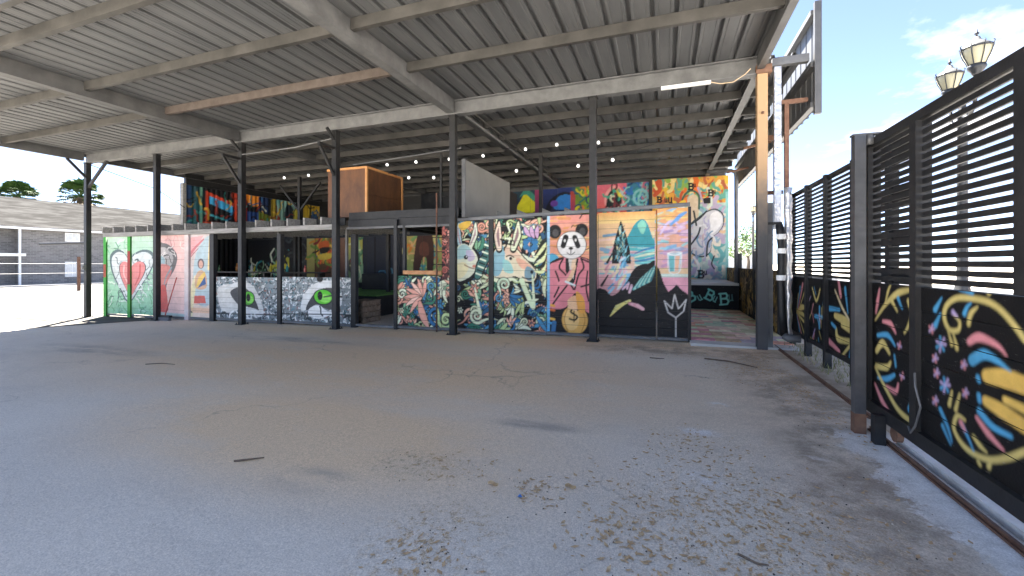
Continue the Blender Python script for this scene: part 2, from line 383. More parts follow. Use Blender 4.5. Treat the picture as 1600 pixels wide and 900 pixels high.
    slab = math_('MULTIPLY', ramp(edge, .0, .045, (0, 0, 0), (1, 1, 1)), ramp(lin(sp_.outputs['Y'], -.1, .5), .07, .085, (0, 0, 0), (1, 1, 1)))
    base = mixc(math_('MULTIPLY', slab, .92), base, ramp(nz(9, 7, .7), .3, .62, (.62, .60, .55), (.86, .84, .80)))
    sp2 = math_('ADD', math_('ADD', blob(.26, 3.83, .26, .10), blob(.24, 3.0, .16, .11)), math_('ADD', blob(.50, 4.62, .12, .10), blob(.98, 3.55, .12, .06)))
    sp2 = math_('MULTIPLY', sp2, ramp(nz(7, 5, .6), .40, .55, (0, 0, 0), (1, 1, 1))); base = mixc(math_('MULTIPLY', sp2, .8), base, (.80, .785, .76))
    crumb = math_('MULTIPLY', math_('ADD', math_('ADD', blob(.45, 2.5, .85, .75), blob(-1.1, 1.9, .45, .5)), math_('ADD', blob(-1.7, 2.6, .4, .25), blob(1.0, 6.3, .6, .8))), ramp(nz(22, 8, .8), .50, .58, (0, 0, 0), (1, 1, 1)))
    base = mixc(math_('MULTIPLY', crumb, .95), base, ramp(nz(60, 3, .7), .35, .6, (.34, .24, .14), (.70, .55, .36)))
    stain = math_('MULTIPLY', math_('ADD', math_('ADD', blob(-1.05, 3.55, .5, .13), blob(-6.8, 6.4, 2.2, .3)), math_('ADD', blob(-9.5, 4.6, 2.0, .35), blob(-2.2, 2.2, .35, .2))), ramp(nz(2.5, 7, .7, (.5, 1.5, 1)), .38, .6, (0, 0, 0), (1, 1, 1)))
    base = mixc(math_('MULTIPLY', stain, .55), base, (.24, .225, .21))
    speck = ramp(nz(120, 3, .7), .3, .72, (.70, .70, .70), (1.2, 1.2, 1.19))
    base = mixc(1.0, base, speck, 'MULTIPLY')
    wear = ramp(nz(42, 7, .85), .32, .7, (.80, .80, .80), (1.12, 1.12, 1.12)); base = mixc(1.0, base, wear, 'MULTIPLY')
    # fine cracks
    vo = t.nodes.new('ShaderNodeTexVoronoi'); vo.feature = 'DISTANCE_TO_EDGE'; vo.inputs['Scale'].default_value = .28; vo.inputs['Randomness'].default_value = 1
    dn = t.nodes.new('ShaderNodeTexNoise'); dn.inputs['Scale'].default_value = 2.2; dn.inputs['Detail'].default_value = 6; t.links.new(geo.outputs['Position'], dn.inputs['Vector'])
    va = t.nodes.new('ShaderNodeVectorMath'); va.operation = 'MULTIPLY_ADD'; t.links.new(dn.outputs['Color'], va.inputs[0]); va.inputs[1].default_value = (.9, .9, 0); t.links.new(geo.outputs['Position'], va.inputs[2])
    t.links.new(va.outputs[0], vo.inputs['Vector'])
    ck = ramp(vo.outputs['Distance'], .0, .004, (1, 1, 1), (0, 0, 0))
    base = mixc(math_('MULTIPLY', ck, math_('MULTIPLY', ramp(nz(.5), .42, .6, (0, 0, 0), (1, 1, 1)), .5)), base, (.11, .105, .10))
    t.links.new(base, b.inputs['Base Color'])
    bp = t.nodes.new('ShaderNodeBump'); bp.inputs['Strength'].default_value = .5; bp.inputs['Distance'].default_value = .008
    t.links.new(nz(90, 4, .7), bp.inputs['Height']); t.links.new(bp.outputs[0], b.inputs['Normal'])
    return m
ASPH = asphalt_mat()
def sheet(name, m, xs, ys, dz):
    vs = [(x, y, G(x) + dz) for y in ys for x in xs]; n = len(xs)
    fs = [(j * n + i, j * n + i + 1, (j + 1) * n + i + 1, (j + 1) * n + i) for j in range(len(ys) - 1) for i in range(n - 1)]
    b = MB(); b.add(vs, fs); return struct(b.build(name, m))
sheet('ground', ASPH, [-900, -60, -22, -16, -10, -4, 1.5, 3, 60, 900], [-900, -30, -3, 0, 4, 8, 12, 20, 60, 900], 0)
# pale concrete lot beyond the left eave, edge running slightly askew
b = MB(); pts = [(-13.2, 8.0), (-15.6, 4.4), (-18.5, -25), (-90, -25), (-90, 60), (-17.0, 60), (-16.6, 8.6)]
b.add([(x, y, G(x) + .004) for x, y in pts], [tuple(range(len(pts)))[::-1]]); struct(b.build('concrete_lot', mat('sunlit_lot_paving', (.085, .08, .072), .9, 0, .2, .5, .15, 40, col2=(.125, .118, .108), spec=.1)))
b = MB(); pts = [(-40, -40), (1.3, -40), (1.3, -.75), (-15.2, -.75), (-18.4, -24.0)]
b.add([(x, y, G(x) + .005) for x, y in pts if x > -30], [(0, 1, 2, 3)]); struct(b.build('unseen_bounce_apron', mat('pale_bounce_sheet', (.54, .515, .48), .85, 0, .2, 1.2, .15, 40, col2=(.64, .62, .58))))  # unseen pale sheet behind the camera, added to bounce sunlight under the roof
gravel_m = mat('dusty_verge', (.30, .25, .19), .95, 0, .3, 6, .4, 50, col2=(.44, .38, .30))
b = MB(); b.box(1.72, 2.6, -6, 8.5, -.05, .006); struct(b.build('gravel_verge', gravel_m))
b = MB(); b.box(2.6, 6.6, -40, 90, -.05, .03); struct(b.build('sidewalk', concrete))
road_m = mat('street_asphalt', (.075, .075, .078), .9, 0, .2, 3, .2, 60)
b = MB(); b.box(6.75, 15.5, -60, 160, -.1, -.0); b.v = [(x, y, z + .006) for x, y, z in b.v]; struct(b.build('road', road_m))
b = MB(); b.box(6.6, 6.75, -40, 90, -.05, .045); struct(b.build('kerb', concrete))
# concrete strips at the sliding gate
def ragged(name, m, outline, z, h=.012):
    n = len(outline); b = MB()
    vs = [(x, y, G(x) - .01) for x, y in outline] + [(x, y, G(x) + z) for x, y in outline]
    fs = [tuple(range(n, 2 * n))] + [(i, (i + 1) % n, n + (i + 1) % n, n + i) for i in range(n)]
    b.add(vs, fs); return b.build(name, m)
def jag(p, q, n, amp, r): return [(p[0] + (q[0] - p[0]) * i / n + r.uniform(-amp, amp), p[1] + (q[1] - p[1]) * i / n) for i in range(n + 1)]
rr = random.Random(3)
white_conc = mat('worn_white_concrete', (.40, .385, .36), .9, 0, .3, 5, .3, 60, col2=(.60, .585, .56), thr=(.3, .6))
b = MB(); b.box(1.665, 1.98, .2, 4.05, -.03, .05); struct(b.build('gate_sill', white_conc))
# rusty edging strip along the far fence and gate track
for nm, lab, y0, y1, x in (('track_rail', 'rusty steel track rail let into the slab below the gate', .3, 4.3, 1.60), ('edging_strip', 'rusty steel edging strip along the foot of the slatted fence', 4.6, 8.2, 1.72)):
    b = MB(); b.box(x - .022, x + .022, y0, y1, -.02, .014); b.box(x - .008, x + .008, y0, y1, .0145, .032); tag(b.build(nm, rust), lab, 'rail')

# ================================================================== STEEL CANOPY
RZ = EYE + 3.32          # underside of the roof pans
XL, XR = -16.5, 1.5
YF, YB = 2.72, 17.4
BEAM_Y = 7.8
RAFT = [-16.42, -10.05, -4.08, 1.44]
can = thing('steel_canopy', 'grey steel carport canopy of ribbed metal sheets over the paved yard', 'canopy', (-7.5, BEAM_Y, 0))
def roof_profile(wd):
    p = [(0, 0)]; n = round(wd / .3)
    for k in range(n):
        c = .15 + k * .3
        p += [(c - .085, 0), (c - .08, .006), (c - .07, 0), (c - .034, 0), (c - .024, .05), (c + .024, .05), (c + .034, 0), (c + .07, 0), (c + .08, .006), (c + .085, 0)]
    p.append((wd, 0)); return p
def roof_sheet(wd, y0, y1):
    p = roof_profile(wd + .01); vs = []; n = len(p); t = .004
    for y in (y0, y1):
        vs += [(x, y, z) for x, z in p] + [(x, y, z + t) for x, z in p]
    fs = []
    for i in range(n - 1):
        fs += [(i, i + 1, 2 * n + i + 1, 2 * n + i), (n + i, 3 * n + i, 3 * n + i + 1, n + i + 1), (i, n + i, n + i + 1, i + 1), (2 * n + i, 2 * n + i + 1, 3 * n + i + 1, 3 * n + i)]
    fs += [(0, 2 * n, 3 * n, n), (n - 1, 2 * n - 1, 4 * n - 1, 3 * n - 1)]
    return vs, fs
b = MB(); b.add(*roof_sheet(.9, YF, YB)); first = b.build('roof_sheet', galv, None)
first.parent = can
for i in range(20):
    loc = (XL + i * .9 - can.location.x, -can.location.y, RZ - can.location.z + (0.005 if i % 2 else 0))
    if i == 0: first.location = loc
    else: share('roof_sheet', first, can, loc)
b = MB(); b.add(*roof_sheet(.6, BEAM_Y + .1, YB)); o = b.build('roof_sheet', galv); o.parent = can; o.location = (XR - can.location.x, -can.location.y, RZ)
# rafters (I sections running in depth)
def ibeam_y(x, y0, y1, z0, z1, w, tf=.018, tw=.02):
    b = MB(); b.box(x - w / 2, x + w / 2, y0, y1, z0, z0 + tf); b.box(x - w / 2, x + w / 2, y0, y1, z1 - tf, z1); b.box(x - tw / 2, x + tw / 2, y0, y1, z0 + tf, z1 - tf); return b
def ibeam_x(y, x0, x1, z0, z1, w, tf=.018, tw=.02):
    b = MB(); b.box(x0, x1, y - w / 2, y + w / 2, z0, z0 + tf); b.box(x0, x1, y - w / 2, y + w / 2, z1 - tf, z1); b.box(x0, x1, y - tw / 2, y + tw / 2, z0 + tf, z1 - tf); return b
RB = RZ - .265
for i, x in enumerate(RAFT):
    wd = (.10, .17, .17, .10)[i]
    b = MB(); b.box(x - wd / 2, x + wd / 2, YF, BEAM_Y - .085, RB + (.03 if i in (0, 3) else 0), RZ - .004); b.build('rafter', steel if i != 2 else steel_light, can)
    b = ibeam_y(x, BEAM_Y + .085, YB, RB + .06, RZ - .004, .13); b.build('rafter', steel, can)
# front beam, one span between each pair of rafters
for i in range(3):
    x0 = RAFT[i] + .002; x1 = RAFT[i + 1] - .002
    b = ibeam_x(BEAM_Y, x0, x1, RB - .03, RZ - .005, .165, .022, .05); b.build('front_beam', steel_light, can)
# purlins
PY = [2.8, 3.35, 4.69, 6.03] + [9.15 + 1.05 * k for k in range(8)]
for y in PY:
    for i in range(3):
        x0 = RAFT[i] + (.09 if i else .05); x1 = RAFT[i + 1] - (.09 if i < 2 else .05)
        b = MB(); zt = RZ - .002; zb = RZ - .155
        b.box(x0, x1, y - .004, y + .004, zb, zt); b.box(x0, x1, y + .004, y + .07, zt - .006, zt); b.box(x0, x1, y + .004, y + .07, zb, zb + .006); b.box(x0, x1, y + .063, y + .07, zb + .006, zb + .025)
        b.build('purlin', purl_rust if (abs(y - 6.03) < .1 and i == 1) else purl, can)
    if y > BEAM_Y:
        b = MB(); b.box(1.49, 2.08, y - .004, y + .06, RZ - .155, RZ - .002); b.build('purlin', purl, can)
# eave trim
for x, s_ in ((XL - .02, -1), (XR + .012, 1)):
    b = MB(); b.box(x - .012, x + .012, YF, BEAM_Y if s_ > 0 else YB, RZ - .10, RZ + .07); b.box(x - .012 * s_ - .06 * (s_ > 0), x - .012 * s_ + .06 * (s_ < 0), YF, BEAM_Y if s_ > 0 else YB, RZ - .106, RZ - .1); b.build('eave_trim', steel_light, can)
# posts with base plates
PX = [-16.38, -13.22, -9.99, -7.05, -4.06, -1.22]
for i, x in enumerate(PX):
    g = G(x); b = MB(); s_ = .062
    b.box(x - s_, x + s_, BEAM_Y - s_, BEAM_Y + s_, g - .1, RB - .031); b.box(x - .085, x + .085, BEAM_Y - .085, BEAM_Y + .085, RB - .043, RB - .0305)
    o = b.build('post', charcoal, can)
    b = MB(); b.box(x - .11, x + .11, BEAM_Y - .11, BEAM_Y + .11, g - .02, g + .012)
    for sx in (-.085, .085):
        for sy in (-.085, .085): b.lathe([(0, .03), (.012, .03), (.012, .0)], (x + sx, BEAM_Y + sy, g + .012), 6)
    b.build('base_plate', charcoal, o)
# knee braces
for x, ex in ((-16.38, True), (-9.99, False), (-7.05, False)):
    b = MB(); zt = EYE + 2.62
    if ex:
        b.bar((x, BEAM_Y - .05, RB - .45), (x, BEAM_Y - .48, RB + .02), .06); b.build('knee_brace', charcoal, can)
        b = MB(); b.bar((x + .05, BEAM_Y, RB - .75), (x + .95, BEAM_Y, RB - .03), .065); b.build('knee_brace', charcoal, can)
    else:
        b.box(x - .03, x + .03, BEAM_Y - .52, BEAM_Y - .062, zt - .03, zt + .03); b.bar((x, BEAM_Y - .05, zt - .62), (x, BEAM_Y - .49, zt - .03), .055); b.build('knee_brace', charcoal, can)
        b = MB(); b.bar((x, BEAM_Y - .05, RB - .24), (x, BEAM_Y - .28, RB - .03), .05); b.build('knee_brace', charcoal, can)
# inner posts under the back half
for x, y in ((-12.49, 12), (-3.39, 12)):
    b = MB(); b.box(x - .05, x + .05, y - .05, y + .05, G(x), RZ - .16); b.build('inner_post', charcoal, can)
    if x < -5:
        for s_ in (-1, 1):
            b = MB(); b.bar((x, y, EYE + 1.9), (x + s_ * .95, y, EYE + 2.9), .06); b.build('knee_brace', charcoal, can)
# conduits below the roof
b = MB(); b.tube([(-9.9, 7.74, EYE + 2.72), (-8.2, 7.74, EYE + 2.74), (-7.12, 7.74, EYE + 2.84)], .016); b.build('conduit', steel_light, can)
b = MB(); b.tube([(-3.9, 7.95, RB + .02), (-3.9, 12, RB + .02), (-3.9, 16.5, RB + .02)], .035); b.build('conduit', steel_light, can)
b = MB(); b.tube([(-3.72, 7.95, RB + .06), (-3.72, 12, RB + .06), (-3.72, 16.5, RB + .06)], .02); b.build('conduit', purl, can)

# corner post, right: tan above, charcoal below
def corner_mat():
    m = bpy.data.materials.new('two_tone_post'); m.use_nodes = True; t = m.node_tree; bb = t.nodes['Principled BSDF']; bb.inputs['Roughness'].default_value = .6
    geo = t.nodes.new('ShaderNodeNewGeometry'); sp = t.nodes.new('ShaderNodeSeparateXYZ'); t.links.new(geo.outputs['Position'], sp.inputs[0])
    n = t.nodes.new('ShaderNodeTexNoise'); n.inputs['Scale'].default_value = 9; t.links.new(geo.outputs['Position'], n.inputs['Vector'])
    ad = t.nodes.new('ShaderNodeMath'); ad.operation = 'MULTIPLY_ADD'; t.links.new(n.outputs['Fac'], ad.inputs[0]); ad.inputs[1].default_value = .5; t.links.new(sp.outputs['Z'], ad.inputs[2])
    mr = t.nodes.new('ShaderNodeMapRange'); t.links.new(ad.outputs[0], mr.inputs['Value']); mr.inputs['From Min'].default_value = 2.1; mr.inputs['From Max'].default_value = 3.1
    r = t.nodes.new('ShaderNodeValToRGB'); r.color_ramp.elements[0].color = (.045, .045, .048, 1); r.color_ramp.elements[1].color = (.36, .225, .115, 1)
    e = r.color_ramp.elements.new(.5); e.color = (.17, .13, .095, 1)
    t.links.new(mr.outputs[0], r.inputs['Fac']); t.links.new(r.outputs['Color'], bb.inputs['Base Color']); return m
b = MB(); b.box(1.40, 1.545, 7.72, 7.87, -.05, RB - .03); o = b.build('corner_post', corner_mat(), can)
b = MB(); b.box(1.38, 1.6, 7.69, 7.9, RB - .029, RB + .10); b.build('cap_plate', rust, o)
b = MB(); b.lathe([(.0, .03), (.02, .03), (.02, 0)], (1.47, 7.70, 3.75), 8); b.build('bolt', rust, o)
# far right post at the stage with cap
b = MB(); b.tube([(1.99, 14.0, .0), (1.99, 14.0, EYE + 2.55), (1.97, 14.0, EYE + 2.68), (1.86, 14.0, EYE + 2.74), (1.2, 14.0, EYE + 2.75)], .055, 10); b.build('inner_post', steel_light, can, True)

# ================================================================== PARAPET SIGN along the right side
par = thing('parapet_sign', 'ribbed metal parapet board carried on steel outriggers beside the canopy roof', 'parapet', (2.2, 7.75, 0))
PXX = 2.23; z0, z1 = EYE + 2.42, EYE + 3.98
y = 7.78
while y < 15.4:
    b = MB(); p = [(0, 0), (.24, 0), (.255, .03), (.285, .03), (.3, 0)]; vs = []; n = len(p)
    for zz_ in (z0, z1): vs += [(PXX + d, y + q, zz_) for q, d in p] + [(PXX + d + .004, y + q, zz_) for q, d in p]
    fs = []
    for i in range(n - 1): fs += [(i, i + 1, 2 * n + i + 1, 2 * n + i), (n + i, 3 * n + i, 3 * n + i + 1, n + i + 1), (2 * n + i, 2 * n + i + 1, 3 * n + i + 1, 3 * n + i), (i, n + i, n + i + 1, i + 1)]
    b.add(vs, fs); b.build('sheet_panel', galv if random.random() < .8 else steel_light, par); y += .3
for zz_ in (z0 + .05, EYE + 3.1, z1 - .08):
    b = MB(); b.box(2.14, 2.226, 7.8, 15.4, zz_ - .04, zz_ + .04); b.build('girt', steel_light, par)
b = MB(); b.box(2.17, 2.26, 7.70, 7.776, z0 - .12, z1 + .04); b.build('end_channel', steel, par)
for y in (7.83, 10.4, 13.0):
    b = MB(); b.box(1.62, 2.12, y - .05, y + .05, EYE + 3.15, EYE + 3.27); b.build('outrigger', steel_light, par)
    if y > 8:
        b = MB(); b.bar((1.62, y, EYE + 2.5), (2.14, y, EYE + 2.6), .05); b.build('strut', rust, par)
b = MB(); b.box(1.74, 2.115, 7.82, 7.88, EYE + 2.54, EYE + 2.60); b.box(1.80, 1.86, 7.82, 7.88, EYE + 1.0, EYE + 2.539); b.build('rust_frame', rust, par)
b = MB(); b.box(1.56, 1.66, 7.9, 7.96, EYE + 2.0, EYE + 2.08); b.build('rust_frame', rust, par); b = MB(); b.box(1.56, 1.795, 7.9, 7.96, EYE + 1.12, EYE + 1.18); b.build('rust_frame', rust, par)
# things between the corner post and the fence
foil = mat('crinkled_foil', (.55, .55, .56), .33, .7, .2, 10, .8, 14)
t = thing('downspout', 'silver galvanised downspout strapped beside the tan corner post', 'downspout', (1.72, 7.8, 0))
b = MB(); b.box(1.645, 1.74, 7.76, 7.85, EYE + .55, EYE + 3.12); b.build('pipe', foil, t)
b = MB(); b.box(1.635, 1.75, 7.75, 7.86, EYE + .62, EYE + .66); b.box(1.5, 1.634, 7.755, 7.765, EYE + .62, EYE + .66); b.build('strap', charcoal, t)
t = thing('vent_hose', 'black wrapped hose with white tape bands hanging below the downspout', 'hose', (1.74, 7.77, 0))
b = MB(); b.tube([(1.70, 7.72, EYE + .62), (1.715, 7.71, EYE + .5), (1.72, 7.70, EYE + .3), (1.735, 7.7, EYE + .05), (1.72, 7.7, EYE - .3), (1.735, 7.7, EYE - .8), (1.76, 7.70, EYE - 1.12)], [.05, .062, .05, .062, .05, .055, .06], 10); b.build('hose', black, t, True)
for zz_ in (.42, .2, -.22):
    b = MB(); b.tube([(1.722, 7.7, EYE + zz_ - .04), (1.722, 7.7, EYE + zz_ + .04)], .068, 10); b.build('tape_band', white, t)
b = MB(); b.tube([(1.76, 7.66, EYE - 1.12), (1.80, 7.62, EYE - 1.15), (1.96, 7.6, EYE - 1.15)], .06, 10); b.build('elbow', steel_light, t, True)
b = MB(); b.box(1.55, 1.64, 7.83, 7.9, -.02, EYE + .98); b.box(1.556, 1.634, 7.82, 7.829, EYE - .6, EYE - .55); tag(b.build('flashing_strip', steel_light), 'grey sheet metal flashing standing behind the corner post', 'flashing')
b = MB()
zs = [EYE - 1.2 + .1 * k for k in range(25)]
b.tube([(1.84 + .008 * math.sin(k * 2.1), 7.8 + .006 * math.cos(k * 1.7), z) for k, z in enumerate(zs)], [.05 + .012 * random.random() for z in zs], 9); tag(b.build('foil_duct', foil, None, True), 'crinkled foil wrapped duct standing next to the slatted fence', 'duct')
t = thing('tube_light', 'slim fluorescent tube light with loose cable under the front beam', 'light', (.4, 7.7, RB))
b = MB(); b.box(-.05, .72, 7.66, 7.715, RB - .10, RB - .05); b.build('tube', white, t)
b = MB(); b.tube([(.72, 7.69, RB - .075), (.86, 7.69, RB - .12), (1.05, 7.69, RB - .12), (1.22, 7.69, RB - .02), (1.3, 7.69, RB + .06)], .008, 5); b.build('cable', mat('tan_cable', (.5, .38, .25), .6), t)

# ================================================================== FRONT MURAL WALL (plane Y = 8.1)
WY = 8.1
cw = Canvas(-16.3, .5, -1.62, 1.08, .008, '101012', lambda px, py: onY(px, py, WY))
BK = '0c0c0e'
# -- green heart
cw.setclip(160, 365, 246, 500)
cw.fill(160, 365, 246, 500, 'b5d0bf', '8fc9a0')
r_ = random.Random(4)
def scrib(c, x0, y0, x1, y1, n, cols, wd, sz, seed):
    r = random.Random(seed)
    for _ in range(n):
        x = r.uniform(x0, x1); y = r.uniform(y0, y1); a = r.uniform(0, 6.3); P = [(x, y)]
        for k in range(4): a += r.uniform(-1.2, 1.2); x += math.cos(a) * sz; y += math.sin(a) * sz * 1.4; P.append((x, y))
        c.line(P, r.uniform(*wd), r.choice(cols))
scrib(cw, 165, 370, 244, 495, 60, ['7fae93', 'd7e4d8', '5c8b73', 'a9cbb9', '6cbf83'], (.8, 2.2), 3, 5)
scrib(cw, 166, 460, 244, 494, 22, ['3f7a55', '4b9a66'], (.7, 1.4), 3, 6)
HEART = [(203, 412), (196, 404), (186, 402), (178, 410), (180, 428), (190, 448), (203, 466), (218, 448), (231, 430), (238, 414), (233, 404), (222, 402), (211, 406)]
HEART = [((x - 206) * .66 + 206, (y - 432) * .84 + 434) for x, y in HEART]
big = [((x - 206) * 1.78 + 205, (y - 432) * 1.55 + 426) for x, y in HEART]
cw.poly(big, '5e6f73', 1, 1); cw.poly([((x - 206) * 1.62 + 205, (y - 432) * 1.42 + 427) for x, y in HEART], 'cfd6d6', 1, 1)
scrib(cw, 174, 398, 238, 466, 52, ['4a565c', 'e6eaea', '8b979b', '38464c'], (.8, 2.0), 2.4, 8)
cw.poly([(204 + (x - 204) * 1.06, y) for x, y in HEART], '3c4448', 1, 1)
cw.poly(HEART, 'd98886', 1, 1); cw.line([(194, 416), (194, 430), (202, 446)], [4, 2], 'eab8b2'); cw.line([(219, 414), (218, 430), (211, 446)], [4, 2], 'c25a58')
# -- pink panel with robed figure
cw.setclip(246, 365, 291, 502); cw.fill(246, 365, 291, 502, 'e2b8b4', 'eecbc4')
scrib(cw, 250, 368, 290, 400, 16, ['c98a8c', 'f3dcd6', 'd99f9f'], (.8, 2), 4, 9)
cw.poly([(244, 386), (256, 380), (268, 386), (277, 400), (273, 420), (262, 440), (258, 460), (252, 470), (244, 470)], '6d6a6c', 1, 1)
cw.poly([(244, 392), (256, 386), (266, 394), (271, 404), (266, 416), (256, 414), (244, 410)], 'b9b4b3', 1, 1); scrib(cw, 250, 388, 270, 412, 10, ['4a4648', 'e7e2df'], (1, 2), 2.4, 10)
cw.ell(251, 408, 7, 8, '9db9c3'); cw.poly([(246, 416), (262, 414), (268, 424), (262, 440), (256, 446), (246, 446)], 'd98a84', 1, 1)
cw.line([(268, 418), (260, 432), (256, 446)], [3, 2], '8fa3a6'); cw.poly([(249, 452), (258, 446), (262, 470), (262, 486), (250, 488)], 'd2605c', 1, 1)
cw.line([(246, 490), (290, 494)], 6, 'a7cdca', .8)
# -- pale panel with sashed woman
cw.setclip(291, 365, 330, 503); cw.fill(291, 365, 330, 503, 'ccc3c6', 'ecd2bd')
cw.poly([(292, 372), (318, 368), (300, 400), (292, 404)], 'dba4a6'); cw.line([(296, 398), (306, 386), (318, 374)], [5, 3], 'c4767c'); cw.line([(298, 402), (308, 390), (320, 380)], 1.2, 'a9545c')
cw.poly([(308, 392), (330, 372), (330, 470), (304, 470), (302, 430)], 'a9c6cf', .8, 1); cw.line([(328, 372), (326, 420)], [4, 5], 'ecd69a')
cw.poly([(292, 470), (304, 430), (308, 432), (300, 500), (292, 500)], 'e9dcae', .9)
cw.ell(314, 412, 5.2, 8, '6a5f64'); cw.ell(314, 413, 3.2, 6, 'd3a695'); cw.poly([(306, 430), (314, 422), (322, 430), (322, 450), (306, 450)], 'd0aa8c', 1, 1)
cw.poly([(306, 450), (310, 434), (320, 424), (321, 430), (312, 446)], 'e7c36a', 1); cw.poly([(309, 450), (320, 432), (322, 444)], '3f5f92', 1)
cw.poly([(304, 462), (320, 462), (322, 474), (303, 474)], 'd0635a', 1); cw.line([(292, 484), (330, 486)], 8, 'eab892', .7); cw.line([(294, 484), (300, 488)], 2.2, '2e4a48')
# -- the pair of eyes
cw.setclip(337, 428, 556, 512); cw.fill(337, 428, 556, 512, '8b9498', '7c8488')
rf = random.Random(11)
for k in range(1500):
    x = rf.uniform(337, 556); y = rf.uniform(430, 512); a = rf.uniform(0, 6.3); l = rf.uniform(1.4, 4.2); cw.line([(x, y), (x + l * math.cos(a), y + l * math.sin(a))], rf.uniform(.8, 2.0), rf.choice(['e9ecec', 'e9ecec', '1e2a30', '1e2a30', '2f5561', '5f8a95', '8a5a52', 'cfd8d8', '43504f', 'f4f4f2']), 1, False)
def eye(pts_white, brow, iris, pup, dark):
    cw.poly(brow, 'dfe0df', 1, 1); cw.poly(dark, '4a4a4c', 1, 1); cw.poly(pts_white, 'ededec', 1, 1)
    cw.ell(iris[0], iris[1], iris[2] * 1.15, iris[3] * 1.15, '2a2c2a'); cw.ell(*iris, '5fc832'); cw.ell(iris[0] + iris[2] * .2, iris[1] + 2, iris[2] * .7, iris[3] * .6, '9be86a', .8); cw.ell(*pup, '10130f')
cw.poly([(340, 452), (358, 444), (376, 450), (374, 480), (360, 488), (346, 484)], 'dcd9d3', .9, 1)
eye([(376, 478), (388, 480), (402, 484), (404, 492), (380, 492)], [(350, 452), (372, 440), (392, 444), (406, 466), (412, 490), (402, 494), (396, 470), (384, 452), (370, 448)], (388, 466, 9, 10), (388, 465, 3.2, 6), [(360, 456), (380, 448), (396, 464), (404, 486), (388, 484), (372, 476)])
eye([(482, 484), (496, 476), (508, 484), (518, 490), (500, 498), (484, 494)], [(470, 484), (474, 462), (488, 446), (508, 438), (530, 442), (528, 452), (506, 450), (488, 464), (478, 484)], (505, 464, 14, 11), (500, 462, 4, 7), [(478, 484), (490, 460), (508, 450), (530, 454), (530, 474), (518, 484), (500, 480)])
cw.line([(522, 484), (530, 474), (532, 460)], [6, 9, 4], 'eeeeed'); cw.line([(506, 464), (520, 462), (534, 464)], [2, 3], '303032'); cw.ell(500, 436, 5, 5, '151515')
for x0, x1 in ((337, 436), (440, 553)): cw.line([(x0, 490), (x1, 492)], 1.6, '1d2224'); scrib(cw, x0, 492, x1, 508, 16, ['f0f0ee', '2a3235'], (1.5, 3.4), 3, x0)
# -- dark florals left of and right of the fifth post
pal = ['2f6f9e', '4f93b8', 'd8e0b8', 'e5edd0', 'd99a84', 'e7b39a', '3c7f68', '7fb08b', '2a5678', 'b5c98e']
cw.setclip(618, 335, 858, 530); cw.fill(618, 335, 858, 530, BK)
X = lambda px: onY(px, 412, WY)[0]
floral(cw, X(620), X(705), -1.4, -.3, pal, 110, .26, seed=21)
for q in range(7): cw.petal(X(658), -.75, .42, .09, 1.1 + q * .45, ['e6a996', 'e6a996', 'f0c4b0'][q % 3], .5, BK)
cw.petal(X(656), -.85, .6, .16, -1.4, 'e3a48f', .5, BK); cw.spiral(X(682), -1.12, .2, 1.7, .07, '2f6f9e', 0, 1, BK); cw.spiral(X(697), -1.2, .2, 1.7, .08, 'cfe0a0', 1, -1, BK, .3)
floral(cw, X(690), X(706), -.3, .9, ['b4655c', '7c4440', 'd39486', '523034'], 40, .24, seed=23)
floral(cw, X(713), X(858), -1.38, .9, pal, 300, .25, seed=24)
# upper animals: pale hare-like head and pastel donkey
cw.setclip(712, 340, 857, 526)
# hare: two tall ears, rounded head looking right
cw.poly([(713, 440), (713, 380), (724, 376), (738, 384), (750, 400), (748, 424), (734, 440)], BK, 1, 1)
for ex, tip, c2 in ((720, 716, '9fc0cc'), (735, 742, 'dfe6d2')): cw.line([(ex, 386), (tip, 366), (tip + 1, 346)], [9, 12, 3], BK); cw.line([(ex, 386), (tip, 366), (tip + 1, 349)], [6, 8.5, 2], c2); cw.line([(ex, 382), (tip, 366), (tip, 356)], [2, 3.5, 1], 'a88f94')
cw.poly([(714, 436), (714, 390), (724, 381), (736, 387), (746, 402), (744, 420), (732, 434)], 'd9dcc4', 1, 1); cw.poly([(714, 404), (714, 390), (724, 382), (735, 388), (736, 400), (724, 404)], '9cc4c8', .9, 1); cw.poly([(714, 414), (726, 410), (732, 420), (722, 434), (714, 434)], 'e6dcae', .9, 1); cw.poly([(728, 392), (738, 392), (742, 404), (732, 408)], 'b9a8c4', .8, 1)
cw.ell(728, 402, 3.2, 3.4, '121212'); cw.ell(729, 401, 1, 1, 'f2f2f2'); cw.ell(741, 416, 3, 2.4, 'c27a66'); cw.line([(726, 414), (734, 418), (741, 420)], 1.6, '7c5a48')
# striped serpent-like leaf beside it
cw.line([(746, 432), (752, 414), (762, 396), (764, 376)], [12, 18, 16, 5], BK); cw.line([(746, 432), (752, 414), (762, 396), (764, 376)], [9, 14, 12, 3], '3c6f6a')
for q in range(9): x0 = 747 + q * 1.7; y0 = 428 - q * 5.6; cw.line([(x0 - 3, y0 - 1), (x0 + 5, y0 + 2)], 2.4, ['e4efd4', '12201f'][q % 2], 1, False)
cw.poly([(716, 352), (726, 346), (736, 346), (733, 354), (722, 360)], 'e2b84f', 1, 1)
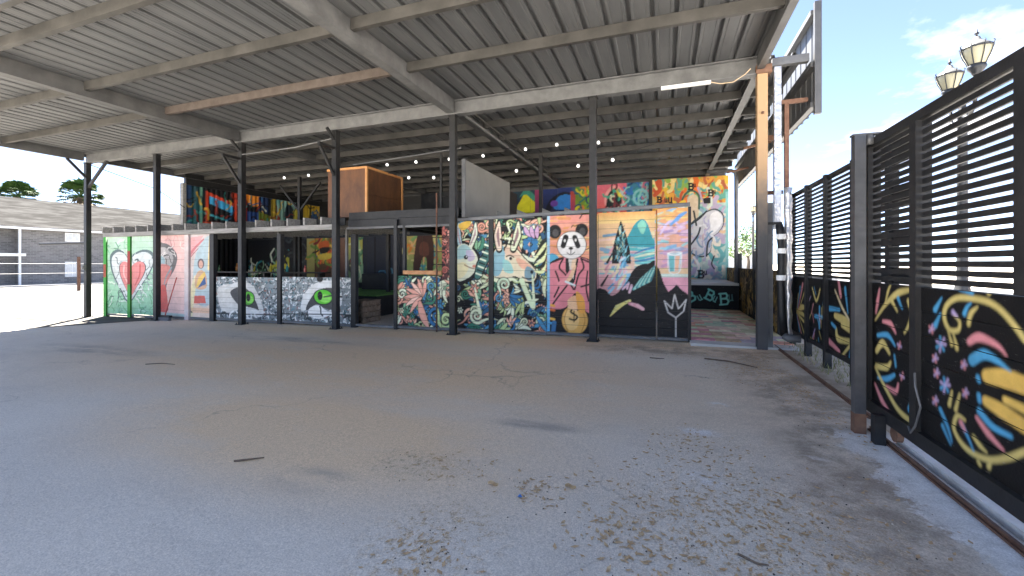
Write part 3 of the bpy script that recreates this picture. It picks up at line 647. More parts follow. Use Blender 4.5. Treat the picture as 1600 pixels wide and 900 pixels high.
# donkey head in profile, muzzle to the right
D = [(770, 430), (768, 404), (776, 388), (790, 382), (806, 388), (818, 402), (830, 414), (838, 426), (835, 438), (822, 440), (806, 432), (790, 434)]
cw.poly([((x - 802) * 1.07 + 802, (y - 411) * 1.1 + 411) for x, y in D], BK, 1, 1); cw.poly(D, 'e3d6b6', 1, 1)
cw.poly([(770, 428), (769, 402), (778, 388), (788, 386), (788, 410), (780, 430)], '7fb3c4', .9, 1); cw.poly([(790, 386), (804, 390), (814, 402), (802, 402), (790, 398)], 'd9b89f', .9, 1); cw.poly([(806, 404), (818, 406), (830, 418), (816, 420)], 'e6a98f', .85, 1); cw.poly([(786, 406), (797, 410), (802, 426), (788, 424)], '8fd0cf', .85, 1)
cw.poly([(824, 416), (836, 424), (834, 437), (824, 438), (819, 428)], '7d9aa4', 1, 1); cw.ell(831, 425, 2.4, 3, '15181c'); cw.line([(816, 433), (826, 436), (835, 433)], 1.8, '151515')
cw.ell(797, 404, 3.6, 3.2, 'efe9d8'); cw.ell(798, 404, 2.4, 2.6, '101010'); cw.line([(791, 401), (797, 399), (803, 402)], 1.8, '2a2220')
for ex, tip, c2 in ((780, 778, 'e7d3bd'), (802, 808, 'dfe4c3')): cw.line([(ex, 390), (tip, 368), (tip + 2, 344)], [11, 16, 3], BK); cw.line([(ex, 388), (tip, 368), (tip + 2, 347)], [8, 12, 2], c2); cw.line([(ex, 384), (tip, 368), (tip + 1, 356)], [2.4, 5, 1], '8f6f74')
scrib(cw, 788, 352, 800, 380, 8, ['e8edd8', '1a1a1a'], (1.4, 2.6), 2.6, 40)
for q in range(9): cw.ell(822 + (q % 3) * 7, 362 + (q // 3) * 12 + (q % 2) * 4, 5, 4.6, '3578a8')
cw.line([(826, 402), (830, 380), (832, 358)], 1.4, '2a5678')
for q in range(8): cw.petal(X(848), .26, .13, .045, q * .785, 'dfe7b4')
for q in range(6): cw.line([(836, 424 - q * 5), (848, 424 - q * 9), (853, 408 - q * 7)], [2, 6, 2], ['e6ebb0', '20251a'][q % 2])
cw.line([(766, 428), (772, 436), (786, 440), (800, 436), (808, 440)], [2, 6, 7, 5, 2], 'e6ecc9'); cw.spiral(X(788), -.42, .14, 1.6, .05, 'cfe3c4', 0, 1, BK, .2); cw.spiral(X(745), -1.08, .16, 1.7, .06, 'dfe7c4', 1, 1, BK, .4); cw.line([(750, 488), (746, 470), (742, 450)], [6, 4, 2], 'dfe7c4'); cw.line([(815, 438), (824, 460), (834, 480), (832, 430)], [8, 7, 2], 'd7e6bf')
for q in range(3): cw.petal(X(820 + q * 10), .72, .22, .08, -1.2 - q * .3, 'c9a4c4', .5, BK)
# -- suited panda on orange
cw.setclip(856, 330, 936, 530); cw.fill(856, 330, 936, 530, 'd98f86', 'e2a75c'); rf = random.Random(31)
for k in range(60):
    x = rf.uniform(858, 930); y = rf.uniform(338, 400); cw.line([(x, y), (x + rf.uniform(6, 18), y + rf.uniform(-2, 2))], rf.uniform(2, 5), rf.choice(['e8b45e', 'd99a4a', 'e6a58e', 'c98a52', 'e9c98c', 'dca08e']), .8, False)
cw.poly([(856, 402), (864, 396), (874, 404), (870, 420), (860, 430), (856, 430)], '4f9fc0', 1, 1); cw.poly([(856, 440), (930, 440), (930, 530), (856, 530)], '0f0e0f')
scrib(cw, 902, 340, 926, 392, 12, ['2e2420', '3b2a24', 'e3c49a'], (1, 2), 3, 32)
SUIT = [(858, 420), (866, 408), (884, 402), (906, 402), (922, 408), (934, 418), (934, 484), (914, 486), (908, 470), (898, 458), (884, 480), (862, 482), (856, 470)]
cw.poly([(x + (1.8 if x > 893 else -1.8), y - 1) for x, y in SUIT], '140f10', 1, 1); cw.poly(SUIT, 'd4808a', 1, 1); cw.poly([(884, 404), (904, 404), (898, 440), (892, 448), (884, 424)], '1c1719', 1); cw.poly([(888, 404), (900, 404), (896, 436), (891, 430)], 'cfc8c0', 1)
for P in ([(880, 404), (874, 418), (884, 430), (896, 452)], [(908, 404), (912, 418), (904, 430), (898, 452)], [(868, 424), (874, 444), (866, 464)], [(886, 446), (872, 464), (862, 478)], [(918, 424), (916, 450), (920, 470)], [(922, 444), (908, 448)], [(862, 410), (878, 404)], [(908, 404), (926, 412)]): cw.line(P, 2.6, '1a1215')
cw.line([(874, 444), (884, 436), (892, 424)], [7, 6, 5], 'd98c92'); cw.line([(886, 440), (892, 432), (898, 416)], [5, 6, 5], 'd9b28f'); 
for q in range(3): cw.line([(893 + q * 2.2, 418 - q), (895 + q * 2.4, 407 - q)], 2.2, 'e3c3a3')
cw.line([(884, 440), (898, 446)], 3, 'c6d6d8')
for P, c2 in (((867, 362, 10, 11), '121212'), ((909, 360, 10, 11), '121212'), ((868, 364, 5, 6), '4c4a4a'), ((910, 362, 5, 6), '4c4a4a')): cw.ell(*P, c2)
cw.ell(893, 383, 23.5, 22, '2a2626'); cw.ell(893, 383, 22.5, 21, 'dfdcd9'); cw.ell(890, 376, 17, 12, 'e9e7e4', .7)
for q in range(-1, 1): cw.line([(880 if q else 903, 384), (884 if q else 898, 371)], [8, 9] if q else [8, 8], '161414', 1, False)
cw.ell(882.5, 376, 1.6, 2.4, 'd9d7d2'); cw.ell(899.5, 375, 1.6, 2.4, 'd9d7d2'); cw.ell(892, 388, 3.6, 2.4, '151313'); cw.line([(892, 390), (892, 396)], 1.2, '222'*2); cw.line([(886, 395), (892, 398), (898, 394)], 1.2, '333030')
cw.ell(898, 500, 22, 24, '2a1d10'); cw.ell(898, 500, 20.5, 22.5, 'd9a85a'); cw.ell(893, 498, 12, 18, 'e8c483', .8); cw.line([(886, 484), (882, 500), (888, 520)], 1.2, 'a87832'); cw.line([(908, 482), (914, 500), (908, 520)], 1.2, 'a87832')
cw.line([(903, 484), (896, 482), (892, 487), (897, 491), (902, 495), (898, 500), (890, 498)], 2.8, '1d140c'); cw.line([(897, 478), (897, 503)], 1.6, '1d140c')
cw.poly([(888, 468), (900, 462), (908, 474), (902, 484), (890, 480)], 'dfae86', 1, 1)
for q in range(4): cw.line([(888, 470 + q * 3.2), (900, 474 + q * 3.6)], 2.6, 'e8c09a')
cw.poly([(900, 456), (912, 466), (914, 488), (904, 486)], 'e0a04a', 1, 1)
for q in range(5): cw.line([(857, 476 + q * 7), (866, 478 + q * 7)], 3.6, ['e0a43c', 'c9652e', '181414', 'e6b84e', '4fa6d8'][q])
cw.fill(854, 330, 859, 530, 'a8c9dc', '4fa6d8'); cw.line([(866, 504), (864, 522)], 7, '3a6f9c')
# -- landscape panel in orange, teal and pink above a black mound (plain abstract stand-in)
cw.setclip(932, 322, 1027, 530); cw.fill(932, 322, 1027, 430, 'ecc07c', 'd9b9b0'); rf = random.Random(41)
cw.fill(932, 322, 1027, 346, 'e58a3c', 'efd08c')
for k in range(70):
    x = rf.uniform(930, 1020); y = rf.uniform(362, 432); cw.line([(x, y), (x + rf.uniform(10, 28), y + rf.uniform(-5, 4))], rf.uniform(2.5, 6), rf.choice(['5fb4c0', '8fd0cc', '3c8fb4', 'e3d6ae', 'd8a9b4', 'b7d8cf', 'e8c6b6', '6fa4c6', '49b0b0']), .85, False)
cw.poly([(980, 372), (992, 350), (1004, 342), (1012, 350), (1020, 372), (1027, 380), (1027, 386), (976, 384)], '3f9aa4', 1, 1); cw.poly([(996, 352), (1004, 344), (1010, 352), (1004, 366)], '8fd2b8', .9, 1)
for q in range(9): cw.line([(1027, 386 + q * 4), (1008, 390 + q * 4), (992, 396 + q * 3)], [4, 3, 1.5], ['2f7fae', '7fd0cc', 'd9e6c6', '4fb0b4'][q % 4])
cw.fill(932, 430, 1027, 530, 'd5a2a8', '161516')
cw.poly([(930, 460), (944, 452), (956, 462), (970, 452), (984, 430), (996, 416), (1012, 412), (1027, 418), (1030, 540), (930, 540)], '141315', 1, 1)
# a dark pointed tree with pastel brush dabs
cw.poly([(970, 344), (978, 366), (984, 390), (986, 412), (956, 412), (957, 390), (963, 366)], '17171b', 1)
for k in range(90):
    t_ = rf.random() ** .6; x = 970.5 + rf.uniform(-11, 11) * t_; y = 350 + 58 * t_; cw.line([(x, y), (x + rf.uniform(-4, 4), y - rf.uniform(3, 7))], rf.uniform(.8, 1.7), rf.choice(['8fd0d8', '5f9a94', 'e3d8a8', '3f7f88', '6fb4cc', '2f4a50']), .95, False)
for k in range(40):
    t_ = rf.random(); x = 972 + rf.uniform(-14, 16) * (.4 + t_ * .7); y = 402 + 48 * t_; cw.line([(x, y), (x - rf.uniform(2, 9), y + rf.uniform(5, 12))], rf.uniform(2, 4.4), rf.choice(['7fb9d4', 'd8b4c4', 'b9d4dc', 'd9cfa4', '4f90b8', 'cfa4b0']), .95, False)
for q in range(12): x = 990 + q * 2.4; cw.line([(x, 452 - q * 1.2), (x + 12, 434 - q * 2.2)], [3, .8], ['6fc0bc', 'b4dfd2', '3f7f88'][q % 3])
for q in range(7): cw.line([(984 - q * 1.5, 470 + q * .6), (962 - q * 1.4, 478 + q * 2.6)], [4, 1.6], ['e3d884', 'd9e0a4', 'c9c06a'][q % 3])
for q in range(4): cw.line([(984 + q * 4, 474 + q), (1000 + q * 1.5, 480 + q)], 5, ['d99aa4', 'e3b4bc'][q % 2])
for q in range(5): cw.line([(940 + q * 3, 446 - q * 12), (950 + q * 2, 430 - q * 11)], [4, 2], ['1b1a1e', 'd9a2a6', 'c98f9a'][q % 3])
# -- pastel panel with a cup and a white tulip
cw.setclip(1024, 316, 1080, 536); cw.fill(1024, 316, 1080, 440, 'e9a95a', 'cfa9bc'); rf = random.Random(51)
for k in range(90):
    y = rf.uniform(330, 432); x = rf.uniform(1020, 1074); cl = ['ecd284', 'e9b86e', 'a9d8cf', '7fb4e0'] if y < 352 else (['c9a4cc', 'd9bcd8', 'a48fc0', 'e3c4d4'] if y < 376 else (['6fb0d8', '8fd0d8', 'a9c6e0'] if y < 392 else ['c99fc0', 'b890b8', 'd9b4c0', 'e0a9b4', '8f9fc8']))
    cw.line([(x, y), (x + rf.uniform(6, 16), y + rf.uniform(-6, 3))], rf.uniform(2, 5), rf.choice(cl), .85, False)
cw.line([(1032, 366), (1042, 350), (1052, 346), (1064, 356)], [3, 4, 2], 'd7c3e3'); cw.line([(1048, 352), (1062, 338), (1072, 332)], [3, 6, 3], '6fa4e0')
cw.fill(1024, 420, 1080, 430, 'e7c8a0'); cw.fill(1024, 430, 1080, 434, '8fa6b4'); cw.fill(1024, 434, 1080, 536, 'e2a3b4')
cw.fill(1024, 429, 1080, 432, 'cfe0d8')
cw.poly([(1043, 396), (1065, 394), (1062, 424), (1046, 425)], 'b9d4dc', .95); cw.poly([(1045, 400), (1054, 400), (1053, 424), (1047, 424)], '5fb0b4', .9); cw.poly([(1055, 400), (1062, 400), (1060, 423), (1054, 424)], 'e8b08c', .9); cw.line([(1043, 396), (1054, 399), (1065, 395), (1054, 393), (1043, 396)], 1.4, 'eef0ee'); cw.line([(1043, 396), (1046, 425), (1062, 424), (1065, 395)], 1.2, 'e6ecec')
cw.poly([(1020, 412), (1030, 420), (1036, 440), (1044, 456), (1052, 450), (1057, 444), (1064, 452), (1080, 464), (1080, 540), (1020, 540)], '19181a')
for P in ([(1056, 530), (1056, 512), (1056, 496)], [(1056, 496), (1044, 488), (1038, 470), (1046, 478), (1050, 482), (1054, 460), (1060, 482), (1064, 478), (1072, 468), (1068, 486), (1056, 496)]): cw.line(P, 1.8, 'd9d7d4', 1, len(P) < 4)
cw.clip = None

def mural_panel(label, px0, px1, ytop, n, dy=0., zt=None, z0=None, res=.0135):
    x0 = onY(px0, 412, WY + dy)[0]; x1 = onY(px1, 412, WY + dy)[0]; xm = (x0 + x1) / 2
    zb = G(xm) + .085 if z0 is None else z0; ztp = EYE + onY((px0 + px1) / 2, ytop, WY + dy)[1]
    t = thing('mural', label, 'mural', (xm, WY + dy, G(xm)), 'painted panels of the mural wall')
    boards(t, cw, 'Y', WY + dy, x0, x1, zb, ztp, n, res)
    b = MB(); b.box(x0 + .01, x1 - .01, WY + dy + .024, WY + dy + .05, zb, ztp); b.build('backing', plank_back, t)
    b = MB(); b.box(x0, x1, WY + dy - .012, WY + dy + .03, G(xm) + .03, G(xm) + .078); b.build('bottom_rail', steel_light, t)
    return t
mural_panel('left half of the green heart mural at the wall end', 167, 200.5, 370, 13)
mural_panel('right half of the green heart mural beside the painted post', 206, 246, 368, 13)
mural_panel('pink mural panel of a robed figure behind the broom', 250, 289, 366, 13)
mural_panel('pale mural panel of a sashed woman next to the open counter', 298, 328, 365, 13)
mural_panel('low counter panel painted with the wild eye next to the sashed woman mural', 338, 434, 433, 8)
mural_panel('low counter panel painted with the wild eye next to the doorway', 441, 550, 433, 8)
mural_panel('low dark floral mural under the window with orange sill', 621, 690, 431, 8)
mural_panel('tall narrow reddish floral mural between window and post', 690.5, 705, 350, 14)
mural_panel('dark floral mural with pale long eared animal head', 713, 765, 345, 15)
mural_panel('dark floral mural with pastel donkey head', 770, 854, 341, 15)
mural_panel('orange mural of a panda in a pink suit holding a money bag', 854.5, 934, 336, 15)
mural_panel('orange and teal landscape mural above a black mound', 935, 1025, 331, 15)
mural_panel('pastel mural of a cup above a white tulip outline at the passage corner', 1027, 1075, 325, 15, dy=-.03)

# timber and steel frame that holds the panels
fr = thing('wall_frame', 'dark frame of posts and rails that holds the mural panels', 'frame', (-8, WY, 0))
cgreen = Canvas(-16.3, -14.7, -1.7, 1.0, .02, '3f9a3f', lambda px, py: onY(px, py, WY - .03))
for px, m_, wd in ((166, None, .13), (203.5, None, .13), (248, charcoal, .09), (293.5, 'pk', .16), (332.5, charcoal, .16), (437.5, charcoal, .12), (553.5, charcoal, .13), (619, charcoal, .08), (768, black, .10)):
    xc = onY(px, 412, WY)[0]; g = G(xc); zt = EYE + onY(px, 366 if px < 600 else 343, WY)[1]
    if m_ is None:
        o = painted_face('frame_post', cgreen, 'Y', WY - .04, xc - wd / 2, xc + wd / 2, g, zt, .1, .03, fr)
        A = o.data.color_attributes['paint']; buf = np.empty(len(A.data) * 4, np.float32); A.data.foreach_get('color', buf); buf = buf.reshape(-1, 4)
        zc = np.array([v.co.z for v in o.data.vertices]) + 0; lo, hi = ((.95, 1.35) if px < 180 else (.75, 1.75))
        sel = (zc > lo) & (zc < hi); buf[sel, :3] = srgb('8e2f28' if px > 180 else '9a4a38'); A.data.foreach_set('color', buf.ravel())
    else:
        b = MB(); b.box(xc - wd / 2, xc + wd / 2, WY - .04, WY + .07, g - .02, zt); b.build('frame_post', mat('faded_pink_post', (.52, .40, .38), .7, 0, .2, 5, col2=(.62, .56, .55)) if m_ == 'pk' else m_, fr)
# cap rail of the solid wall
b = MB(); b.bar((onY(712, 0, WY)[0], WY + .02, EYE + .93), (onY(1078, 0, WY)[0], WY + .02, EYE + 1.05), .10, .05); b.build('cap_rail', steel, fr)
b = MB(); b.bar((onY(712, 0, WY)[0], WY - .035, EYE + .915), (onY(1078, 0, WY)[0], WY - .035, EYE + 1.03), .03, .05); b.build('cap_edge', steel_light, fr)
b = MB(); x0 = onY(1075, 0, WY)[0]; b.box(x0 + .002, x0 + .05, WY - .03, WY + .5, 0, EYE + 1.0); b.build('end_return', charcoal, fr)
# window with orange sill
xw0, xw1 = onY(634, 0, WY)[0], onY(690, 0, WY)[0]
orange = mat('orange_stained_timber', (.36, .15, .05), .6, 0, .3, 6, col2=(.46, .24, .10))
b = MB(); b.box(xw0 - .05, xw1 + .02, WY - .04, WY + .10, EYE - .235, EYE - .15); b.build('window_sill', orange, fr)
b = MB(); b.box(xw0 - .07, xw0 - .01, WY - .02, WY + .06, EYE - .149, EYE + .86); b.build('window_post', black, fr)

# ---- pergola over the counter
pg = thing('pergola', 'low black pergola with grey edge beam over the counter', 'pergola', (-11.5, 9, 0))
px0, px1 = onY(163, 0, 8.0)[0], onY(525, 0, 8.0)[0]
zb = EYE + .80
xb = onY(438, 0, 8)[0]
for a, c_ in ((px0, xb - .004), (xb + .004, px1)):
    b = MB(); b.box(a, c_, 7.96, 8.05, zb, zb + .12); b.build('edge_beam', greywood, pg)
x = px0 + .04; k = 0
while x < px1:
    b = MB(); b.box(x - .025, x + .025, 7.93, 11.6, zb + .125, zb + .30); b.build('joist', greywood, pg); x += .52
b = MB(); b.box(px0, px1, 8.3, 8.34, zb + .126, zb + .299); b.build('dark_space_board', black, pg)  # added black board that gives the dark space between the joists
for xx in (-15.9, -12.0, -8.2):
    b = MB(); b.box(xx - .05, xx + .05, 11.3, 11.4, G(xx), zb + .124); b.build('rear_post', charcoal, pg)
for xx in (-10.6, -8.15):
    b = MB(); b.box(xx - .03, xx + .03, 9.4, 9.46, G(xx), zb + .124); b.build('steel_prop', steel_light, pg)

# ---- mezzanine deck
mz = thing('mezzanine_deck', 'black timber mezzanine deck above the doorway', 'deck', (-5.6, 9, 0))
mx0, mx1 = -7.0, -4.13
for i, (z0_, z1_) in enumerate(((.86, 1.02), (1.03, 1.20))):
    b = MB(); b.box(mx0, mx1, 8.14 + .03 * i, 8.2 + .03 * i, EYE + z0_, EYE + z1_); b.build('fascia_board', charcoal if i else black, mz)
b = MB(); b.box(mx0, mx1, 8.24, 12.6, EYE + 1.1, EYE + 1.18); b.build('deck_floor', black, mz)
b = MB(); b.box(mx0, mx1, 8.09, 8.135, EYE + .80, EYE + .85); b.build('edge_trim', steel, mz)
for k in range(5):
    x = mx0 + .1 + k * .66; b = MB(); b.box(x, x + .06, 8.25, 12.5, EYE + .93, EYE + 1.095); b.build('floor_joist', black, mz)
b = MB(); b.tube([(mx0, 8.3, EYE + 2.36), (-5.6, 8.3, EYE + 2.42), (mx1, 8.3, EYE + 2.5)], .014, 6); b.build('cable_rail', steel_light, mz)
ply = mat('brown_plywood', (.07, .026, .01), .6, 0, .4, 3.5, .1, 30, col2=(.15, .06, .02), stretch=(1, 1, .5))
bx_ = thing('plywood_booth', 'brown plywood booth with lit edges put in as golden strips on the black deck', 'booth', (-7.6, 9.6, EYE + 1.2))
b = MB(); b.box(-8.35, -7.12, 8.95, 10.5, EYE + 1.205, EYE + 2.46); b.build('plywood_wall', ply, bx_)
tr = mat('golden_lit_edge', (.46, .20, .06), .5, 0, .2, 6, col2=(.56, .28, .10))  # lighter gold puts the lit edges of the booth into the colour
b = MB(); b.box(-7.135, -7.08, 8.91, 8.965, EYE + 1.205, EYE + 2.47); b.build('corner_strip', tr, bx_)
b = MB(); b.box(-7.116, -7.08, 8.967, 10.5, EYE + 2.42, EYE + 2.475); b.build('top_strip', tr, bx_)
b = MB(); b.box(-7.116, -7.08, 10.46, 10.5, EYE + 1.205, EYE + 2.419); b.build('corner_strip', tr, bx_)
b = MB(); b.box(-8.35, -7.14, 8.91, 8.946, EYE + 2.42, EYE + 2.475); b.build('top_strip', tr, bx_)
b = MB(); b.box(-7.117, -7.10, 8.97, 10.45, EYE + 1.78, EYE + 1.80); b.build('seam_strip', ply, bx_)
b = MB(); b.box(-7.05, -4.3, 11.4, 12.5, EYE + 1.185, EYE + 2.15); tag(b.build('black_cabin', black), 'plain black cabin at the back of the mezzanine deck', 'cabin')
t = thing('ladder', 'narrow black steel ladder standing on the mezzanine deck', 'ladder', (-5.2, 9.5, EYE + 1.18))
for x in (-5.30, -4.95):
    b = MB(); b.box(x - .025, x + .025, 9.5, 9.55, EYE + 1.185, EYE + 2.78); b.build('rail', charcoal, t)
for k in range(5):
    b = MB(); b.tube([(-5.274, 9.525, EYE + 1.4 + k * .3), (-4.976, 9.525, EYE + 1.4 + k * .3)], .014, 6); b.build('rung', charcoal, t)
t = thing('drain_pole', 'thin rusty hanging pole with cross brackets in front of the reddish mural', 'pole', (onY(683, 0, 8.0)[0], 8.0, 0))
x = t.location.x
b = MB(); b.tube([(x, 7.98, G(x)), (x, 7.98, EYE + 1.5)], .018, 6); b.build('pole', mat('dark_rust', (.06, .035, .025), .8, 0, .4, 9, col2=(.14, .06, .035)), t)
for zz_ in (.55, .25, -.02): 
    b = MB(); b.tube([(x - .12, 7.985, EYE + zz_ + .005), (x + .2, 7.985, EYE + zz_)], .009, 5); b.build('bracket', charcoal, t)
screen_m = mat('grey_canvas', (.17, .167, .155), .8, 0, .1, 1.5, .05, 80)
t = thing('grey_screen', 'large plain grey screen panel standing on top of the mural wall', 'screen', (-4.0, 9.5, EYE + 1))
b = MB(); b.box(-4.0, -3.96, 8.17, 10.9, EYE + 1.0, EYE + 2.2); b.build('panel', screen_m, t)
b = MB(); b.box(-4.03, -3.95, 8.12, 8.168, EYE + .98, EYE + 2.21); b.build('edge_frame', steel_light, t)
# white tilted boards along the wall top
for k, (px, lab) in enumerate(((786, 'white tilted board leaning next to the grey screen'), (818, 'white tilted board in front of the yellow painted gable'), (858, 'white tilted board in front of the blue arch mural'), (893, 'white tilted board beside the sixth canopy post and pink mural'), (1011, 'small white board next to the orange mural wall'))):
    X0 = onY(px, 0, 9.2)[0]; b = MB(); b.add([(X0 - .16, 9.2, EYE + .9), (X0 + .24, 9.2, EYE + .9), (X0 + .24, 9.2, EYE + 1.06), (X0 - .16, 9.2, EYE + 1.24), (X0 - .16, 9.26, EYE + .9), (X0 + .24, 9.26, EYE + .9), (X0 + .24, 9.26, EYE + 1.06), (X0 - .16, 9.26, EYE + 1.24)], [(0, 1, 2, 3), (7, 6, 5, 4), (0, 4, 5, 1), (1, 5, 6, 2), (2, 6, 7, 3), (3, 7, 4, 0)])
    if k == 4: b.v = [(X0 + (x - X0) * .4, y, z) for x, y, z in b.v]
    tag(b.build('tilted_board', screen_m), lab, 'board', 'white boards along the wall top')

# ================================================================== INSIDE AND BACK WALLS
# left container side (plane X = -16.4)
cc = Canvas(10.3, 18, -1.7, 3.0, .02, '15171c', lambda px, py: onX(px, py, -16.4))
cc.fill(286, 270, 300, 360, '20406a'); cc.fill(300, 270, 318, 360, '1b2a3c', '2a6a70'); cc.line([(315, 290), (315, 350)], 3, '5f8f7a')
cc.poly([(322, 298), (366, 318), (366, 324), (326, 308), (326, 345), (322, 345)], 'c8442a'); cc.poly([(366, 300), (370, 300), (370, 350), (366, 350)], 'c8442a'); cc.poly([(328, 306), (364, 322), (364, 334), (328, 318)], '3fa4dc'); cc.poly([(328, 334), (356, 344), (356, 346), (328, 337)], '4fb4c8')
cc.line([(318, 326), (326, 328), (326, 342)], 4, 'e0a83a'); cc.line([(318, 348), (344, 350)], 4, 'd0553a'); cc.fill(378, 280, 386, 360, '7a1e1a')
cc.poly([(386, 300), (404, 302), (404, 322), (388, 318)], 'e08a2c', 1, 1); cc.poly([(386, 330), (404, 332), (404, 352), (386, 352)], '2a4a8c'); cc.poly([(404, 308), (420, 308), (420, 335), (404, 330)], '20345c'); cc.poly([(404, 330), (424, 338), (424, 350), (404, 350)], '6a7a2a'); cc.line([(408, 320), (416, 330)], 2, 'd9dcd0')
cc.fill(424, 280, 430, 360, 'a08a30'); cc.fill(432, 290, 462, 360, '6f9fa0', '8fb4a4'); cc.poly([(446, 344), (446, 326), (452, 318), (458, 326), (460, 346)], '20303c', 1, 1); cc.poly([(458, 330), (470, 318), (470, 350), (458, 348)], 'c0b43a', .9); cc.fill(474, 300, 500, 360, 'd0a42c', 'c9b43a'); cc.line([(486, 320), (484, 345)], 4, '6a5a20'); cc.ell(492, 340, 6, 6, '3c4c6c'); cc.fill(502, 305, 520, 360, '24343c', '2f6f6a'); scrib(cc, 300, 300, 516, 350, 60, ['2c5f8c', '8a2f24', 'c9a43c', '3c8f8c', '1a1a22'], (1, 3), 4, 60)
ct = thing('mural_container', 'tall corrugated container side painted with red framed windows', 'container', (-16.4, 14, G(-16.4)))
for k in range(6):
    y0 = 10.6 + k * 1.15
    painted_face('wall_panel', cc, 'X', -16.4, y0, y0 + 1.145, G(-16.4), EYE + 2.88, .05, .03, ct, facing=1, ridge=.03)
b = MB(); b.box(-16.5, -16.34, 10.48, 10.595, G(-16.4), EYE + 2.92); b.build('corner_post', greywood, ct)
b = MB(); b.box(-16.48, -16.36, 10.6, 17.14, EYE + 2.885, RZ - .01); b.build('top_rail', charcoal, ct)

# interior wall behind the counter and doorway (plane Y = 13)
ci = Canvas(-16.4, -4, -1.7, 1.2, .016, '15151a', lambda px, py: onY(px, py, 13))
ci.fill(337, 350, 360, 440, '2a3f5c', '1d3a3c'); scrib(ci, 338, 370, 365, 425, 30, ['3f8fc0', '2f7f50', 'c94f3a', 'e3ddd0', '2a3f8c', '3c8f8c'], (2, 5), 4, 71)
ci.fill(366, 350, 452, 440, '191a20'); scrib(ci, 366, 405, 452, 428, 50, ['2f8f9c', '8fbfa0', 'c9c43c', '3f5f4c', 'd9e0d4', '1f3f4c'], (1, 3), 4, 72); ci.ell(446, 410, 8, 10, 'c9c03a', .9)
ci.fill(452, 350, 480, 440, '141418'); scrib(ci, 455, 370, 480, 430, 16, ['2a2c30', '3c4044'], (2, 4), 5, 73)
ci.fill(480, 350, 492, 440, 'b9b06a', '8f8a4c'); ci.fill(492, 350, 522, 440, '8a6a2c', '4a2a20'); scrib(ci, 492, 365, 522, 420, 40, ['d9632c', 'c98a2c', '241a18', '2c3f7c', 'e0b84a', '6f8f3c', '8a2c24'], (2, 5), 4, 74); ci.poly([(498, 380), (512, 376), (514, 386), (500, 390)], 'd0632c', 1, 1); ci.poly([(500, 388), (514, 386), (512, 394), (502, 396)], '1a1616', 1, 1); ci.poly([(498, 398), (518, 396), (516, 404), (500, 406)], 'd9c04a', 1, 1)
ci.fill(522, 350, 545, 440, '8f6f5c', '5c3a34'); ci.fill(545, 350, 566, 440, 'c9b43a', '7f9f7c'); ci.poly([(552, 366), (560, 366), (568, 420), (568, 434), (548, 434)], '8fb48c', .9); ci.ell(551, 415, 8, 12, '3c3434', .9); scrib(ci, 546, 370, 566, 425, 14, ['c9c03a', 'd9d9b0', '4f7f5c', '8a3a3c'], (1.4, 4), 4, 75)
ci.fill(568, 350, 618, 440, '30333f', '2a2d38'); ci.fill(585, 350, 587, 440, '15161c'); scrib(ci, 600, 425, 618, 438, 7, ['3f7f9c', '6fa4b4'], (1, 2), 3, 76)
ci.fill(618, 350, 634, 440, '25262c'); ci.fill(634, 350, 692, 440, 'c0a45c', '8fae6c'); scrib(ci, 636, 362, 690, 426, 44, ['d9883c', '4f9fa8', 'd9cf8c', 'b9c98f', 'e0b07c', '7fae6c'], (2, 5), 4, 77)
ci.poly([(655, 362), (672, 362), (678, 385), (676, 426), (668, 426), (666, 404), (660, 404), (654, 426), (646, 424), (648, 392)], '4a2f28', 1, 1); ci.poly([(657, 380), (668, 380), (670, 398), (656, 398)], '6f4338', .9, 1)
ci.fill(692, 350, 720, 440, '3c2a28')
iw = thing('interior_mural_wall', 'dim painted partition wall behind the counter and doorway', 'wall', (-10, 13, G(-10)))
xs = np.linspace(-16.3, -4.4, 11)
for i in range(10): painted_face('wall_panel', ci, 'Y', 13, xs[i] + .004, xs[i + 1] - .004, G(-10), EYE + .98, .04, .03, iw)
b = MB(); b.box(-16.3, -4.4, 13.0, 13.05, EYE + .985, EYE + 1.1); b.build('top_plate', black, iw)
# little stage with turf inside the doorway
t = thing('turf_stage', 'low stage covered with green artificial turf inside the doorway', 'stage', (-9, 11, G(-8)))
b = MB(); b.box(-10.6, -7.62, 10.0, 12.9, G(-8), EYE - .92); b.build('platform', black, t)
b = MB(); b.box(-10.6, -7.62, 9.98, 12.9, EYE - .919, EYE - .89); b.build('turf', mat('artificial_turf', (.09, .24, .045), .9, 0, .3, 20, .6, 200), t)
b = MB(); b.box(-9.9, -8.4, 12.2, 12.75, EYE - .888, EYE - .35); tag(b.build('black_plinth', black), 'black plinth standing on the green turf stage', 'plinth')
b = MB(); x0, x1 = onY(557, 0, 8.1)[0], onY(616, 0, 8.1)[0]; b.box(x0, x1, 8.07, 8.13, G(-6) + .03, G(-6) + .08); tag(b.build('door_sill', steel_light), 'grey metal sill rail across the open doorway', 'sill')
for k in range(4):
    t = thing('pallet', ['wooden pallet at the bottom of the stack inside the doorway', 'second lowest wooden pallet of the stack inside the doorway', 'wooden pallet just below the topmost of the doorway stack', 'topmost wooden pallet of the stack inside the doorway'][k], 'pallet', (-7.2, 9.0, G(-6.7) + k * .14), 'pallets stacked inside the doorway')
    wood = mat('old_pallet_wood', (.16, .11, .07), .85, 0, .3, 8, .2, 40, col2=(.30, .23, .17)); z = G(-6.7) + k * .14
    for q in range(5): b = MB(); b.box(-7.5, -6.98, 8.65 + q * .15, 8.75 + q * .15, z + .11, z + .132); b.build('deck_slat', wood, t)
    for q in range(3): b = MB(); b.box(-7.48 + q * .21, -7.42 + q * .21, 8.65, 9.35, z + .003, z + .109); b.build('stringer', wood, t)
